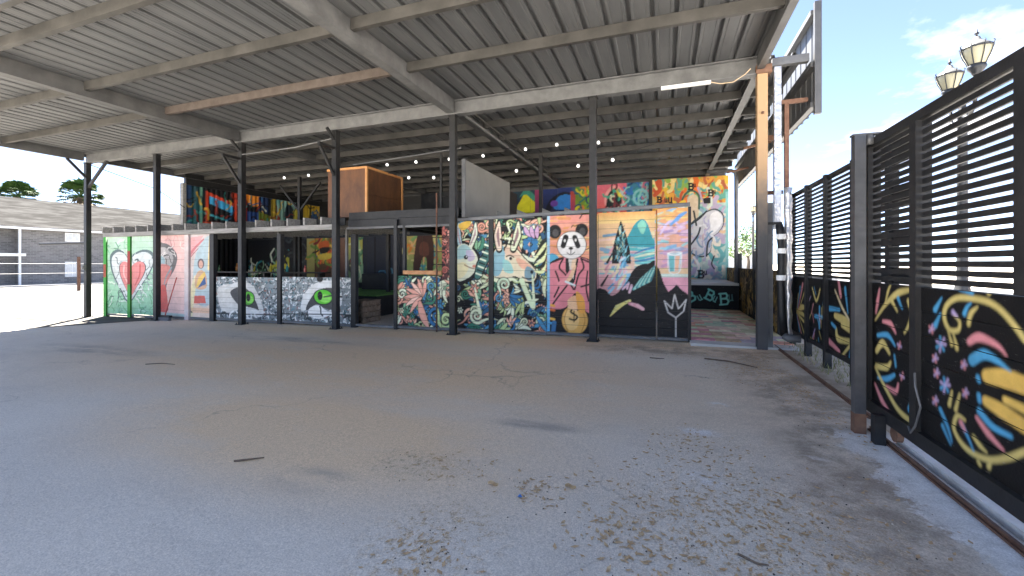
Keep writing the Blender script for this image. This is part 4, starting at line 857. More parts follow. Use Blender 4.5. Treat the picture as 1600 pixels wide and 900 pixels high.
# back bar with bottles behind the counter
bar = thing('back_bar_shelf', 'black back bar shelf behind the low counter', 'shelf', (-12.5, 11.0, G(-12)))
b = MB(); b.box(-15.8, -10.4, 10.9, 11.25, EYE - .32, EYE - .28); b.build('shelf_board', black, bar)
for x in (-15.6, -13, -10.6): b = MB(); b.box(x - .04, x + .04, 10.95, 11.2, G(-12), EYE - .325); b.build('support', black, bar)
bcols = [('green glass', (.03, .12, .05)), ('amber', (.3, .12, .02)), ('clear pale', (.6, .65, .65)), ('yellow', (.6, .5, .05)), ('teal', (.05, .3, .32)), ('red', (.4, .04, .03))]
for k in range(6):
    nm, c_ = bcols[k]; x = -15.2 + k * .8 + random.uniform(-.05, .05); h = random.uniform(.22, .32)
    b = MB(); b.lathe([(0, 0), (.04, 0), (.042, h * .6), (.018, h * .75), (.016, h), (0, h)], (x, 11.02, EYE - .279), 8)
    tag(b.build('bottle', mat('bottle_' + nm.replace(' ', '_'), c_, .15)), 'small %s bottle standing on the back bar shelf' % nm, 'bottle', 'bottles on the back bar shelf')

# back mural wall, upper part visible above the front wall (plane Y = 17)
cb = Canvas(-9, 0, -1.6, 3.4, .02, '14161c', lambda px, py: onY(px, py, 17))
cb.fill(780, 280, 842, 330, '1f4a58', '2a2f4c'); cb.poly([(808, 330), (814, 312), (822, 302), (832, 310), (838, 330)], 'e3e02c', 1, 1); cb.poly([(812, 308), (822, 296), (836, 306), (834, 314), (822, 304)], '3c8f7c', 1, 1); cb.fill(836, 296, 844, 332, 'a03a6a', '6a2f5c')
cb.fill(846, 290, 900, 332, '24387c', '1a2038'); cb.poly([(852, 330), (860, 312), (880, 300), (900, 306), (902, 314), (880, 308), (866, 316), (860, 330)], '101224', 1, 1); cb.poly([(866, 326), (872, 308), (888, 304), (896, 312), (892, 326)], '2f7fd0', 1, 1); cb.ell(866, 318, 6, 5, '6a3f9c'); cb.fill(892, 300, 902, 332, 'c0503c', 'a03a6a')
cb.fill(900, 286, 926, 332, '3f7f3a', '8f9f2c'); scrib(cb, 900, 290, 926, 328, 24, ['d9d02c', '7fc03c', '2c6f6a', 'e0873c', '24506c'], (2, 4), 4, 81)
cb.fill(926, 286, 982, 334, 'e0708a', 'd0604f'); cb.ell(960, 312, 16, 22, 'e8a0a0'); cb.ell(960, 314, 12, 18, '1f2a2c'); scrib(cb, 950, 298, 974, 330, 22, ['3fa48c', 'd9d9c0', '7a2f3c', '182020', 'e0c83c'], (1.5, 3.5), 3, 82); cb.ell(969, 304, 3, 4, 'e6dc5c')
cb.fill(980, 286, 1020, 334, '3a7f9c', '2a5f7c'); scrib(cb, 980, 288, 1018, 330, 40, ['d0708c', '2f6fc0', '8fd0c8', '1f3f6c', 'a4c0d0', '3c9fa0'], (1.6, 3.6), 4, 83); cb.spiral(onY(1003, 0, 17)[0], EYE + 1.2, .35, 1.8, .1, '8fd0d8')
bw = thing('back_mural_wall', 'far wall of bright multicolour murals under the canopy', 'wall', (-4, 17, G(-4)))
xs = np.linspace(-8.8, -.55, 8)
for i in range(7): painted_face('wall_panel', cb, 'Y', 17, xs[i] + .004, xs[i + 1] - .004, G(-4), EYE + 3.0 + .02 * i, .05, .035, bw)
b = MB(); b.box(-16.4, -8.82, 17, 17.1, G(-12), RZ - .2); tag(b.build('dark_back_wall', black), 'plain black far wall behind the mezzanine', 'wall')
b = MB(); b.box(-16.4, 2.1, 17.15, 17.25, G(-12), RZ - .003); tag(b.build('rear_cladding', steel), 'grey rear cladding closing the back of the canopy', 'wall')
# right back mural wall behind the passage stage (plane Y = 16.6)
cr_ = Canvas(-.6, 2.5, -1.6, 3.4, .012, 'c0a45c', lambda px, py: onY(px, py, 16.6))
cr_.fill(1015, 270, 1145, 330, 'c9873c', 'b9b47c'); scrib(cr_, 1020, 276, 1142, 325, 130, ['e0702c', 'd9b43c', '7fae5c', 'c0502c', 'e6cf8c', '5f9f8c', 'd99a3c', '8fae4c', 'b0603c'], (3, 8), 5, 91)
cr_.fill(1060, 320, 1145, 445, 'a9c4b4', 'b4c0b4'); scrib(cr_, 1070, 322, 1142, 440, 110, ['7fb4b0', 'c9d0c0', '8fa4b4', 'd9b48c', '5f9f9c', 'b0a0b4', 'e0d4c0'], (3, 7), 6, 92)
cr_.fill(1134, 300, 1142, 440, '8fc4bc', '7fb0ac')
cr_.poly([(1075, 330), (1074, 312), (1082, 304), (1090, 308), (1092, 330), (1088, 352), (1080, 352)], 'cdb89c', 1, 1); cr_.line([(1066, 312), (1072, 302), (1082, 298), (1092, 306), (1092, 326)], 3, '3a5a4c')
BODY = [(1078, 352), (1090, 340), (1104, 330), (1118, 326), (1130, 334), (1131, 350), (1124, 362), (1114, 372), (1110, 394), (1098, 402), (1082, 398), (1077, 384)]
cr_.poly(BODY, '2f3a40', 1, 1); cr_.poly([((x - 1104) * .94 + 1104, (y - 362) * .94 + 362) for x, y in BODY], 'c6c3c4', 1, 1); cr_.poly([(1110, 336), (1120, 330), (1128, 338), (1126, 352), (1112, 366), (1110, 350)], 'e2dfdc', 1, 1)
scrib(cr_, 1080, 350, 1108, 394, 24, ['8f9fb8', 'a9a4bc', '6f8fa4', 'd9d6d8', 'c0a4a8'], (1.4, 3), 4, 93)
for P in ([(1080, 350), (1092, 342), (1104, 330)], [(1078, 384), (1090, 368), (1094, 356)], [(1104, 400), (1106, 380), (1112, 372)], [(1078, 352), (1076, 330)], [(1088, 352), (1084, 330)]): cr_.line(P, 2.6, '20262a')
cr_.line([(1084, 402), (1092, 416), (1086, 432)], [3, 4, 2], 'e6dfd8'); cr_.line([(1116, 400), (1112, 412), (1116, 420)], 2, '2a2a30')
cr_.poly([(1058, 318), (1070, 318), (1069, 328), (1060, 328)], 'dcdcd8')
def letter(c, ch, x, y, s_, col, wd, ang=0.):
    st = {'B': [[(0, 0), (0, 1)], [(0, 1), (.5, 1), (.62, .78), (.5, .54), (0, .54)], [(0, .54), (.55, .5), (.7, .26), (.55, 0), (0, 0)], [(-.12, 1), (.1, 1)], [(-.12, 0), (.1, 0)]],
          'U': [[(0, 1), (0, .2), (.2, 0), (.45, .1), (.5, .3)], [(.5, 1), (.5, 0), (.62, 0)]]}[ch]
    ca, sa = math.cos(ang), math.sin(ang)
    for P in st: c.line([(x + (a * ca - b_ * sa) * s_, y - (a * sa + b_ * ca) * s_) for a, b_ in P], wd, col, 1, False)
for x, y, s_ in ((1077, 296, 9), (1108, 306, 9), (1092, 434, 11)):
    letter(cr_, 'B', x, y, s_, '17161a', 2.4); letter(cr_, 'U', x + s_ * .8, y - s_ * .45, s_ * .5, '17161a', 1.4)
letter(cr_, 'B', 1028, 316, 8, '17161a', 2.4); letter(cr_, 'U', 1039, 316, 6, '17161a', 1.6); letter(cr_, 'U', 1045, 317, 8, '17161a', 2.2); cr_.poly([(1098, 310), (1110, 308), (1110, 318), (1100, 318)], '17161a')
rw = thing('passage_mural_wall', 'bright orange and aqua mural wall with a large pale bird above the passage stage', 'wall', (1, 16.6, 0))
xs = np.linspace(-.42, 2.12, 4)
for i in range(3): painted_face('wall_panel', cr_, 'Y', 16.6, xs[i] + .003, xs[i + 1] - .003, .0, EYE + 3.1, .05, .02, rw)
# passage stage with lettering
cs_ = Canvas(.3, 2.1, -1.45, -.5, .008, '121214', lambda px, py: onY(px, py, 13.6))
for i, (x, y, s_, an) in enumerate(((1079, 472, 15, .5), (1102, 466, 15, -.45), (1127, 476, 17, .08))):
    letter(cs_, 'B', x, y, s_, '7fd0c4' if i < 2 else '8fdcd0', 2.6, an); letter(cs_, 'U', x + s_ * .75 + (0 if i else 3), y - 2 + (6 if i == 1 else 0) - (4 if i == 2 else 0), s_ * .55, '7fc4bc' if i < 2 else '5c8a88', 1.5, an)
st = thing('passage_stage', 'black fronted stage with aqua blackletter writing at the end of the passage', 'stage', (1.2, 14.8, 0))
painted_face('front_panel', cs_, 'Y', 13.6, .32, 2.0, .03, EYE - .63, .04, .012, st)
b = MB(); b.box(.3, 2.0, 13.56, 16.55, EYE - .628, EYE - .56); b.build('stage_floor', concrete, st)
# passage floor of painted tiles
pf = MB(); pf.box(.42, 2.02, 7.78, 13.6, -.05, .03); pf = struct(pf.build('passage_floor', concrete))
tcol = [(.72, .46, .34), (.78, .58, .42), (.60, .54, .30), (.52, .62, .40), (.70, .34, .24), (.44, .36, .38), (.84, .72, .50), (.58, .24, .26), (.66, .70, .46), (.48, .32, .18)]
tm = [mat('painted_tile_%s' % n, c_, .7, 0, .25, 9) for n, c_ in zip(('salmon', 'peach', 'olive', 'sage', 'terracotta', 'mauve', 'cream', 'maroon', 'pistachio', 'brown'), tcol)]
tmesh = {}
rt = random.Random(9); yy = 8.12; row = 0
while yy < 13.55:
    xx = .44 - (.2 if row % 2 else 0)
    while xx < 2.0:
        a, c_ = max(xx, .44) + .005, min(xx + .4, 2.01) - .005
        if c_ - a > .04:
            mi = rt.randrange(10); key = (mi, round(c_ - a, 3))
            if key not in tmesh:
                b = MB(); b.box(0, c_ - a, 0, .255, -.0, .016); o = b.build('tile', tm[mi], pf); tmesh[key] = o; o.location = (a, yy, .032)
            else: share('tile', tmesh[key], pf, (a, yy, .032))
        xx += .4
    yy += .265; row += 1
# low painted wall on the right of the passage
cl = Canvas(7.9, 17, -1.5, .1, .012, '17130f', lambda px, py: onX(px, py, 2.05))
floral(cl, 8, 16.9, -1.35, -.1, ['b9924c', 'd9b468', '8f7a58', '6a5a48', 'c9b08c', '4a3f34'], 420, .3, '120f0c', 95)
lw = thing('low_passage_wall', 'low black wall with gold floral painting along the passage', 'wall', (2.05, 12, 0))
for y0, y1 in ((9.4, 11.6), (11.68, 13.9), (14.08, 16.5)): painted_face('wall_panel', cl, 'X', 2.05, y0, y1, .02, EYE - .13, .06, .02, lw, facing=-1)
for y in (9.3, 11.64, 13.98): b = MB(); b.box(2.02, 2.13, y - .036, y + .036, 0, EYE + .3); b.build('wall_post', black, lw)
# string lights
bulbm = mat('frosted_bulb', (.85, .84, .80), .3, emit=.25)
def string(label, P, xsb, Y):
    t = thing('string_lights', label, 'lights', (P[0][0], Y, P[0][1]))
    pts = spline(P, 10); b = MB(); b.tube([(x, Y, z) for x, z in pts], .008, 5); b.build('cable', black, t)
    px_ = np.array([p[0] for p in pts]); pz = np.array([p[1] for p in pts])
    for x in xsb:
        z = float(np.interp(x, px_, pz)); b = MB(); b.lathe([(0, 0), (.016, 0), (.016, -.05), (0, -.05)], (x, Y, z), 8); s_ = b.build('socket', black, t)
        b = MB(); b.lathe([(0.001, -.05), (.018, -.053), (.032, -.075), (.034, -.09), (.026, -.112), (.001, -.123)], (x, Y, z), 10); b.build('bulb', bulbm, t, True)
string('upper string of white globe bulbs running under the canopy past the mezzanine', [(-11.5, EYE + 2.62), (-9.8, EYE + 2.6), (-7, EYE + 2.7), (-4.2, EYE + 2.7), (-2.3, EYE + 2.8), (-.6, EYE + 2.7)], (-10.47, -9.56, -6.9, -6.02, -5.06, -4.14, -3.06, -2.31, -1.37), 9.5)
string('lower string of white globe bulbs hanging over the mural wall', [(-6.8, EYE + 2.35), (-5.4, EYE + 2.24), (-3.3, EYE + 2.25), (-1.5, EYE + 2.27), (-.2, EYE + 2.5)], (-6.17, -5.44, -3.25, -1.8, -1.05), 9.4)
# broom leaning on the pink panel
t = thing('broom', 'push broom with red handle leaning against the pink mural', 'broom', (-12.75, 7.95, G(-12.7)))
g = G(-12.8); b = MB(); b.tube([(-12.98, 7.86, g + .13), (-12.78, 8.03, g + 1.18)], .016, 6); b.build('handle', mat('red_handle', (.35, .04, .03), .4), t)
b = MB(); b.box(-13.25, -12.72, 7.8, 7.88, g + .09, g + .14); b.build('head', charcoal, t)
b = MB(); b.box(-13.24, -12.73, 7.79, 7.87, g + .0, g + .089); b.build('bristles', mat('grey_bristles', (.12, .12, .13), .9), t)
b = MB(); x = -16.38; b.box(x - .07, x + .07, 7.68, 7.735, EYE - .2, EYE - .02); b.box(x - .04, x + .04, 7.66, 7.679, EYE - .16, EYE - .06); tag(b.build('switch_box', steel_light), 'small grey switch box on the end canopy post', 'box')
b = MB(); b.tube([(-18.9, 7.8, EYE + .63), (-16.45, 7.8, EYE + .63)], .035, 8); tag(b.build('side_arm', charcoal), 'dark horizontal pipe arm sticking out of the end canopy post', 'pipe')

# ================================================================== GATE AND FENCE (right)
GX = 1.6
cg = Canvas(.2, 4.5, -1.25, -.05, .006, '0d0c0d', lambda px, py: onX(px, py, GX))
YE, BL, PK, LV = 'cdbb74', '4f9fcb', 'd98d93', 'b9a4cc'
def S_(P, w_, c_): cg.line(P, w_, c_, 1, True, .02)
# large flower at the gate's open end
S_([(1543, 588), (1572, 592), (1604, 603)], [22, 31, 30], 'd9b35c'); S_([(1541, 627), (1566, 642), (1604, 668)], [16, 24, 24], 'd9b35c'); S_([(1572, 625), (1604, 641)], [13, 15], 'e0bd64'); S_([(1560, 612), (1604, 624)], [4, 6], '0d0c0d')
S_([(1515, 534), (1531, 527), (1559, 540), (1573, 556)], [11, 15, 9, 2], PK); S_([(1520, 563), (1538, 554), (1559, 564), (1580, 580)], [17, 17, 10, 2], BL)
S_([(1529, 590), (1530, 594)], 9, BL); S_([(1530, 618), (1531, 626)], 9, BL); S_([(1531, 643), (1552, 667), (1580, 682)], [12, 11, 8], BL); S_([(1527, 653), (1545, 678), (1568, 703)], [7, 12, 5], PK)
S_([(1602, 531), (1573, 493), (1545, 472), (1502, 465), (1481, 476), (1476, 497), (1484, 515), (1497, 516), (1500, 504), (1492, 493)], [11, 10, 10, 9, 9, 9, 8, 8, 6, 4], YE)
S_([(1602, 706), (1574, 716), (1545, 718), (1512, 702), (1492, 672), (1496, 650), (1508, 656)], [11, 11, 10, 9, 8, 8, 5], YE)
for P, w_, c_ in (([(1508, 490), (1512, 480), (1518, 474)], [9, 6, 2], BL), ([(1514, 506), (1518, 490), (1528, 480)], [8, 9, 3], YE), ([(1490, 488), (1496, 494)], [8, 4], LV), ([(1462, 484), (1472, 466)], [10, 3], BL), ([(1462, 508), (1470, 490)], [10, 3], BL), ([(1482, 518), (1488, 538)], [3, 7], YE), ([(1490, 522), (1496, 544)], [3, 8], YE),
                  ([(1470, 640), (1482, 668), (1488, 690)], [8, 7, 3], BL), ([(1474, 666), (1486, 694)], [8, 3], BL), ([(1504, 664), (1512, 680), (1522, 704)], [8, 6, 3], BL), ([(1502, 660), (1508, 672)], [9, 6], PK), ([(1522, 682), (1532, 696), (1542, 706)], [6, 9, 4], YE), ([(1484, 632), (1488, 612)], [8, 4], YE), ([(1494, 640), (1500, 616)], [8, 4], YE),
                  ([(1546, 458), (1540, 448)], [8, 3], YE), ([(1500, 452), (1520, 458)], [4, 7], BL), ([(1546, 730), (1548, 722)], [9, 8], YE), ([(1530, 722), (1532, 726)], [7, 7], YE)): S_(P, w_, c_)
for cx, cy, c_ in ((1471, 538, BL), (1477, 602, BL)):
    for q in range(7):
        a = q * .9; S_([(cx, cy), (cx + 7 * math.cos(a), cy + 11 * math.sin(a))], [3, 5], BL if q % 2 else LV)
for cx, cy in ((1456, 514), (1462, 560), (1507, 570), (1464, 583), (1509, 614), (1462, 626)):
    for q in range(5): a = q * 1.26; S_([(cx, cy), (cx + 4 * math.cos(a), cy + 6 * math.sin(a))], [3, 4], PK if q % 2 else LV)
# part beyond the chained stile
for P, w_, c_ in (([(1368, 500), (1384, 476), (1404, 458), (1430, 452)], [3, 7, 11, 5], YE), ([(1369, 488), (1372, 470), (1375, 452)], [5, 9, 4], PK), ([(1384, 474), (1388, 456), (1392, 446)], [3, 6, 3], YE), ([(1394, 470), (1402, 486)], [8, 4], YE), ([(1404, 466), (1410, 482)], [7, 3], BL), ([(1420, 470), (1424, 490), (1420, 508), (1414, 520)], [8, 6, 6, 4], YE), ([(1428, 470), (1430, 494)], [8, 5], BL),
                  ([(1372, 524), (1388, 524), (1399, 540)], [6, 9, 4], BL), ([(1380, 502), (1392, 506), (1400, 520)], [5, 9, 4], PK), ([(1370, 548), (1380, 536), (1390, 552)], [9, 12, 6], YE), ([(1370, 572), (1386, 574), (1392, 566)], [9, 10, 5], YE), ([(1372, 590), (1386, 592), (1398, 586)], [4, 9, 6], BL), ([(1386, 604), (1400, 612), (1404, 600)], [5, 9, 4], PK),
                  ([(1368, 574), (1384, 606), (1404, 640), (1426, 660), (1434, 664)], [5, 7, 9, 9, 6], YE), ([(1368, 600), (1378, 624), (1388, 640)], [5, 10, 5], PK), ([(1422, 640), (1430, 616)], [11, 7], BL), ([(1424, 632), (1428, 620)], [8, 5], YE), ([(1425, 600), (1430, 590)], [6, 3], YE), ([(1398, 556), (1400, 572)], [5, 5], BL)): S_(P, w_, c_)
for cx, cy in ((1406, 540), (1410, 588), (1431, 548), (1433, 575)):
    for q in range(4): a = q * 1.57 + .4; S_([(cx, cy), (cx + 3 * math.cos(a), cy + 5 * math.sin(a))], [3, 4], PK if q % 2 else LV)
gate = thing('sliding_gate', 'black sliding gate with narrow slats above floral painted boards', 'gate', (GX, 2.4, 0))
ZM = EYE - .155; ZT = EYE + 1.015; ZB = EYE - 1.165
boards(gate, cg, 'X', GX, .25, 4.28, ZB + .06, ZM, 6, .009, .03, facing=-1, gap=.004)
b = MB(); b.box(GX + .032, GX + .04, .25, 4.28, ZB + .06, ZM); b.build('backing', plank_back, gate)
b = MB(); b.box(GX + .004, GX + .018, .25, 4.28, 0, .034); s0 = b.build('slat', charcoal, gate); s0.location = Vector((0, 0, ZM + .026)); 
nsl = 20; pitch = (ZT - .07 - ZM - .01) / nsl
for k in range(1, nsl): share('slat', s0, gate, (0, 0, ZM + .026 + k * pitch))
b = MB(); b.box(GX - .02, GX + .05, .2, 4.33, ZT - .065, ZT); b.build('top_rail', charcoal, gate)
b = MB(); b.box(GX - .03, GX + .05, .2, 4.33, ZB - .04, ZB + .055); b.build('bottom_rail', charcoal, gate)
for y, zl in ((.9, ZB + .0555), (2.68, ZM + .004), (3.6, ZB + .0555), (4.30, ZB + .0555)):
    b = MB(); b.box(GX - .032, GX + .055, y - .04, y + .04, zl, ZT - .066); b.build('stile', charcoal, gate)
for y in (1.2, 3.9):
    b = MB(); b.tube([(GX - .01, y, .115), (GX + .03, y, .115)], .055, 12); b.build('wheel', rust, gate)
b = MB(); b.tube([(GX - .045, 3.54, EYE - .72), (GX - .06, 3.5, EYE - .8), (GX - .05, 3.46, EYE - .92), (GX - .06, 3.5, EYE - 1.06), (GX - .05, 3.58, EYE - 1.13), (GX - .045, 3.62, EYE - 1.1)], .007, 5); tag(b.build('lock_cable', steel_light), 'loose steel lock cable looped on the sliding gate stile', 'cable')
# guide post and keeper
t = thing('guide_post', 'tall steel gate guide post with rusty foot and roller bracket', 'post', (1.47, 4.22, 0))
b = MB(); b.box(1.45, 1.525, 4.175, 4.25, .16, EYE + 1.035); b.build('post', mat('worn_dark_steel', (.05, .052, .056), .45, .2, .3, 6, col2=(.085, .087, .092)), t)
b = MB(); b.box(1.448, 1.527, 4.173, 4.252, -.02, .16); b.build('rusty_foot', rust, t)
b = MB(); b.box(1.44, 1.72, 4.18, 4.25, EYE + 1.037, EYE + 1.05); b.build('top_bracket', steel, t)
b = MB(); b.tube([(1.56, 4.21, EYE + .96), (1.56, 4.21, EYE + 1.036)], .03, 12); b.build('roller', steel_light, t, True)
b = MB(); b.box(1.50, 1.57, 3.96, 4.03, -.02, .22); tag(b.build('stub_post', charcoal), 'short black stub post beside the gate track', 'post')
# far fence (X = 2.0)
FX = 2.0
cf = Canvas(4.3, 8.5, -1.3, 0, .008, '0d0c0d', lambda px, py: onX(px, py, FX))
def F_(P, w_, c_): cf.line(P, w_, c_, 1, True, .02)
for P, w_, c_ in (([(1303, 493), (1319, 502), (1343, 520)], [9, 15, 8], YE), ([(1305, 515), (1308, 529), (1325, 533), (1341, 529)], [8, 11, 9, 5], YE), ([(1314, 507), (1328, 518)], [10, 8], YE), ([(1303, 453), (1314, 480), (1325, 500)], [3, 6, 4], 'd9c9a0'), ([(1308, 435), (1312, 462)], [8, 9], PK), ([(1319, 451), (1323, 489)], [8, 4], BL), ([(1328, 473), (1334, 504)], [9, 5], YE), ([(1330, 444), (1334, 464), (1338, 495)], [6, 10, 4], BL),
                  ([(1294, 482), (1310, 484)], [8, 6], BL), ([(1294, 533), (1310, 549)], [10, 6], PK), ([(1305, 569), (1325, 542), (1341, 529)], [4, 6, 4], YE), ([(1317, 578), (1320, 558)], [8, 4], PK), ([(1324, 580), (1327, 544)], [8, 4], BL), ([(1331, 564), (1337, 540)], [9, 4], YE), ([(1338, 578), (1342, 566), (1337, 568)], [6, 7, 4], PK), ([(1328, 590), (1343, 593)], [4, 6], PK), ([(1298, 505), (1304, 512)], [6, 6], BL),
                  ([(1244, 487), (1252, 480), (1259, 482)], [4, 9, 4], YE), ([(1244, 488), (1252, 490), (1259, 498)], [4, 7, 3], YE), ([(1244, 489), (1258, 506)], [3, 5], YE), ([(1244, 486), (1246, 460)], [3, 5], YE), ([(1245, 480), (1249, 449)], [3, 6], BL), ([(1246, 482), (1253, 444)], [3, 6], PK), ([(1248, 482), (1260, 440)], [2, 4], YE), ([(1244, 492), (1248, 516)], [3, 6], BL), ([(1245, 494), (1253, 531)], [3, 5], PK), ([(1247, 494), (1260, 537)], [2, 4], YE), ([(1270, 540), (1280, 548), (1288, 556)], [4, 4, 3], '9fc0b0'), ([(1268, 450), (1274, 470), (1280, 452)], [4, 5, 4], YE), ([(1272, 494), (1286, 496)], [6, 6], BL), ([(1279, 480), (1279, 512)], [6, 6], BL)): F_(P, w_, c_)
for k in range(26):
    x = random.uniform(1264, 1290); y = random.uniform(445, 540); F_([(x, y), (x + random.uniform(-4, 4), y + random.uniform(8, 18))], [2, 4, 2], random.choice([YE, BL, PK, LV, YE]))
fn = thing('slatted_fence', 'black slatted fence with floral painted lower panels beyond the gate', 'fence', (FX, 6.8, 0))
YP = [8.24, 7.42, 6.63, 5.76, 4.95, 4.5]
zmid, ztop, zbot = EYE - .21, EYE + 1.15, EYE - 1.12
for i in range(5):
    y1, y0 = YP[i] - .04, YP[i + 1] + .04
    boards(fn, cf, 'X', FX + .012, y0, y1, zbot + .03, zmid, 5, .012, .02, facing=-1, gap=.004)
    b = MB(); b.box(FX + .034, FX + .04, y0, y1, zbot + .03, zmid); b.build('backing', plank_back, fn)
    b = MB(); b.box(FX, FX + .014, y0, y1, 0, .034); s0 = b.build('slat', charcoal, fn); s0.location = Vector((0, 0, zmid + .026))
    for k in range(1, 23): share('slat', s0, fn, (0, 0, zmid + .026 + k * .0575))
    b = MB(); b.box(FX - .01, FX + .04, y0, y1, ztop - .05, ztop); b.build('top_rail', charcoal, fn)
    b = MB(); b.box(FX - .01, FX + .04, y0, y1, zbot - .03, zbot + .028); b.build('bottom_rail', charcoal, fn)
for y in YP:
    b = MB(); b.box(FX - .035, FX + .045, y - .038, y + .038, -.02, ztop + .01); b.build('fence_post', charcoal, fn)

# ================================================================== STREET SIDE
iron = mat('dark_cast_iron', (.02, .022, .026), .5, .2, .3, 10)
glassm = mat('frosted_lantern_glass', (.34, .31, .20), .35, 0, .1, 4)
capm = mat('white_lantern_cap', (.12, .12, .115), .35, 0, .08, 5)
def lantern(t, c, s_=1.0):
    x, y, z = c
    P = lambda pr: [(r * s_, h * s_) for r, h in pr]
    b = MB(); b.lathe(P([(0, -.30), (.09, -.30), (.11, -.24), (.17, -.16), (.19, -.10), (.17, -.04), (.0, -.04)]), c, 14); base = b.build('lantern_base', iron, t, True)
    b = MB(); b.lathe(P([(.165, -.038), (.20, .06), (.25, .18), (.285, .30), (.29, .36)]), c, 16); gl = b.build('lantern_glass', glassm, t, True)
    b = MB(); b.lathe(P([(.28, .36), (.315, .36), (.315, .41), (.28, .41)]), c, 16); b.build('lantern_ring', iron, t, True)
    for k in range(8):
        a = k * math.pi / 4; b = MB(); b.tube([(x + r * s_ * math.cos(a), y + r * s_ * math.sin(a), z + h * s_) for r, h in ((.17, -.05), (.215, .08), (.27, .2), (.30, .32), (.32, .42), (.335, .47), (.31, .49))], .012 * s_, 5); b.build('lantern_rib', iron, gl)
    b = MB(); b.lathe(P([(.285, .41), (.25, .47), (.16, .53), (.09, .60), (.06, .68), (.0, .69)]), c, 16); cp = b.build('lantern_cap', capm, t, True)
    b = MB(); b.lathe(P([(.0, .685), (.03, .69), (.02, .73), (.055, .77), (.02, .81), (.012, .88), (0, .9)]), c, 8); b.build('lantern_finial', iron, cp, True)
def lamp_post(label, x, y, ang):
    t = thing('street_lamp', label, 'street lamp', (x, y, 0), 'twin lantern street lamps')
    H = EYE + 3.45
    b = MB(); b.lathe([(.22, .03), (.22, .25), (.15, .4), (.12, .9), (.09, 1.0), (.075, H - .5), (.1, H - .45), (.06, H - .35), (.05, H - .1), (.09, H), (.03, H + .06), (.05, H + .14), (0, H + .2)], (x, y, 0), 14); b.build('pole', iron, t, True)
    for s_ in (-1, 1):
        dx_, dy_ = math.cos(ang) * s_, math.sin(ang) * s_
        b = MB(); b.tube([(x, y, H - .45), (x + dx_ * .3, y + dy_ * .3, H - .6), (x + dx_ * .58, y + dy_ * .58, H - .45), (x + dx_ * .68, y + dy_ * .68, H + .12)], [.045, .035, .035, .05], 8); b.build('arm', iron, t, True)
        lantern(t, (x + dx_ * .68, y + dy_ * .68, H + .32), .72)
    return t
lamp_post('twin lantern street lamp rising right above the sliding gate', 5.66, 11.15, R(79))
lamp_post('small distant twin lantern street lamp seen through the passage opening', 6.1, 35.2, R(79))

# far trees and buildings beyond the passage and street
leafm = mat('tree_leaves', (.05, .10, .025), .6, 0, .4, 2, col2=(.12, .19, .05))
barkm = mat('tree_bark', (.10, .075, .055), .9, 0, .3, 12, .4, 20)
def leaf_tree(label, x, y, h, rad, seed, n=1500):
    r = random.Random(seed); t = thing('leafy_tree', label, 'tree', (x, y, 0), 'leafy trees along the street')
    b = MB(); b.tube([(x, y, 0), (x + .1, y, h * .3), (x, y + .1, h * .55)], [.2, .15, .1], 8)
    for k in range(6): a = r.uniform(0, 6.3); b.tube([(x, y, h * .4), (x + math.cos(a) * rad * .4, y + math.sin(a) * rad * .4, h * .6), (x + math.cos(a) * rad * .7, y + math.sin(a) * rad * .7, h * .8)], [.08, .05, .02], 6)
    b.build('trunk', barkm, t)
    cl_ = [(x + r.gauss(0, rad * .45), y + r.gauss(0, rad * .45), h * .72 + r.gauss(0, h * .12), r.uniform(.25, .5) * rad) for _ in range(22)]
    b = MB()
    for k in range(n):
        cx, cy, cz, cr0 = r.choice(cl_); v = Vector((r.gauss(0, 1), r.gauss(0, 1), r.gauss(0, 1))).normalized() * cr0 * r.uniform(.5, 1); p = Vector((cx, cy, cz)) + v
        a = Vector((r.gauss(0, 1), r.gauss(0, 1), r.gauss(0, 1))).normalized(); c_ = a.orthogonal().normalized(); s_ = r.uniform(.1, .22)
        b.add([p - a * s_, p + c_ * s_ * .5, p + a * s_, p - c_ * s_ * .5], [(0, 1, 2, 3)])
    b.build('crown', leafm, t)
leaf_tree('green tree showing through the passage opening behind the far lamp', 8.5, 52, 5.2, 2.6, 3)
leaf_tree('rounded green tree further along the street behind the far lamp', 5.2, 62, 5.0, 2.4, 4)
def building(name, label, x0, x1, y0, y1, h, m, band=None, side=-1, wins=()):
    t = thing(name, label, 'building', ((x0 + x1) / 2, (y0 + y1) / 2, 0))
    b = MB(); b.box(x0, x1, y0, y1, 0, h); b.build('wall', m, t)
    b = MB(); b.box(x0 - .12, x1 + .12, y0 - .12, y1 + .12, h + .002, h + .25); b.build('parapet', concrete, t)
    if band: b = MB(); b.box(x0 - .1, x0 - .002, y0 + 1, y1 - 6, h - 1.3, h - .7); b.build('sign_band', band, t)
    for (a, c_, z0_, z1_) in wins:
        b = MB(); b.box(x0 - .05, x0 - .003, a, c_, z0_, z1_); w_ = b.build('window', charcoal, t); b = MB(); b.box(x0 - .06, x0 - .052, a + .08, c_ - .08, z0_ + .08, z1_ - .08); b.build('pane', mat('dark_glass', (.03, .04, .05), .08), w_)
    return t
stucco = mat('white_stucco', (.70, .69, .66), .85, 0, .08, 1.5, .1, 30)
building('shop_building', 'white low shop across the street behind the sliding gate', 19, 30, 2, 20, 4.2, stucco, mat('red_sign_band', (.55, .05, .05), .5), wins=((3, 5, .9, 2.4), (6, 8, .9, 2.4), (10, 11, .05, 2.2), (13, 15, .9, 2.4), (16.5, 18.5, .9, 2.4)))
building('roadside_building', 'pale low building far along the street behind the trees', 4.2, 12.5, 70, 84, 3.2, stucco)
b = MB(); b.box(2.6, 2.75, 8.6, 40, 0, 1.15); tag(b.build('boundary_wall', stucco), 'white low boundary wall along the sidewalk beyond the passage', 'wall')

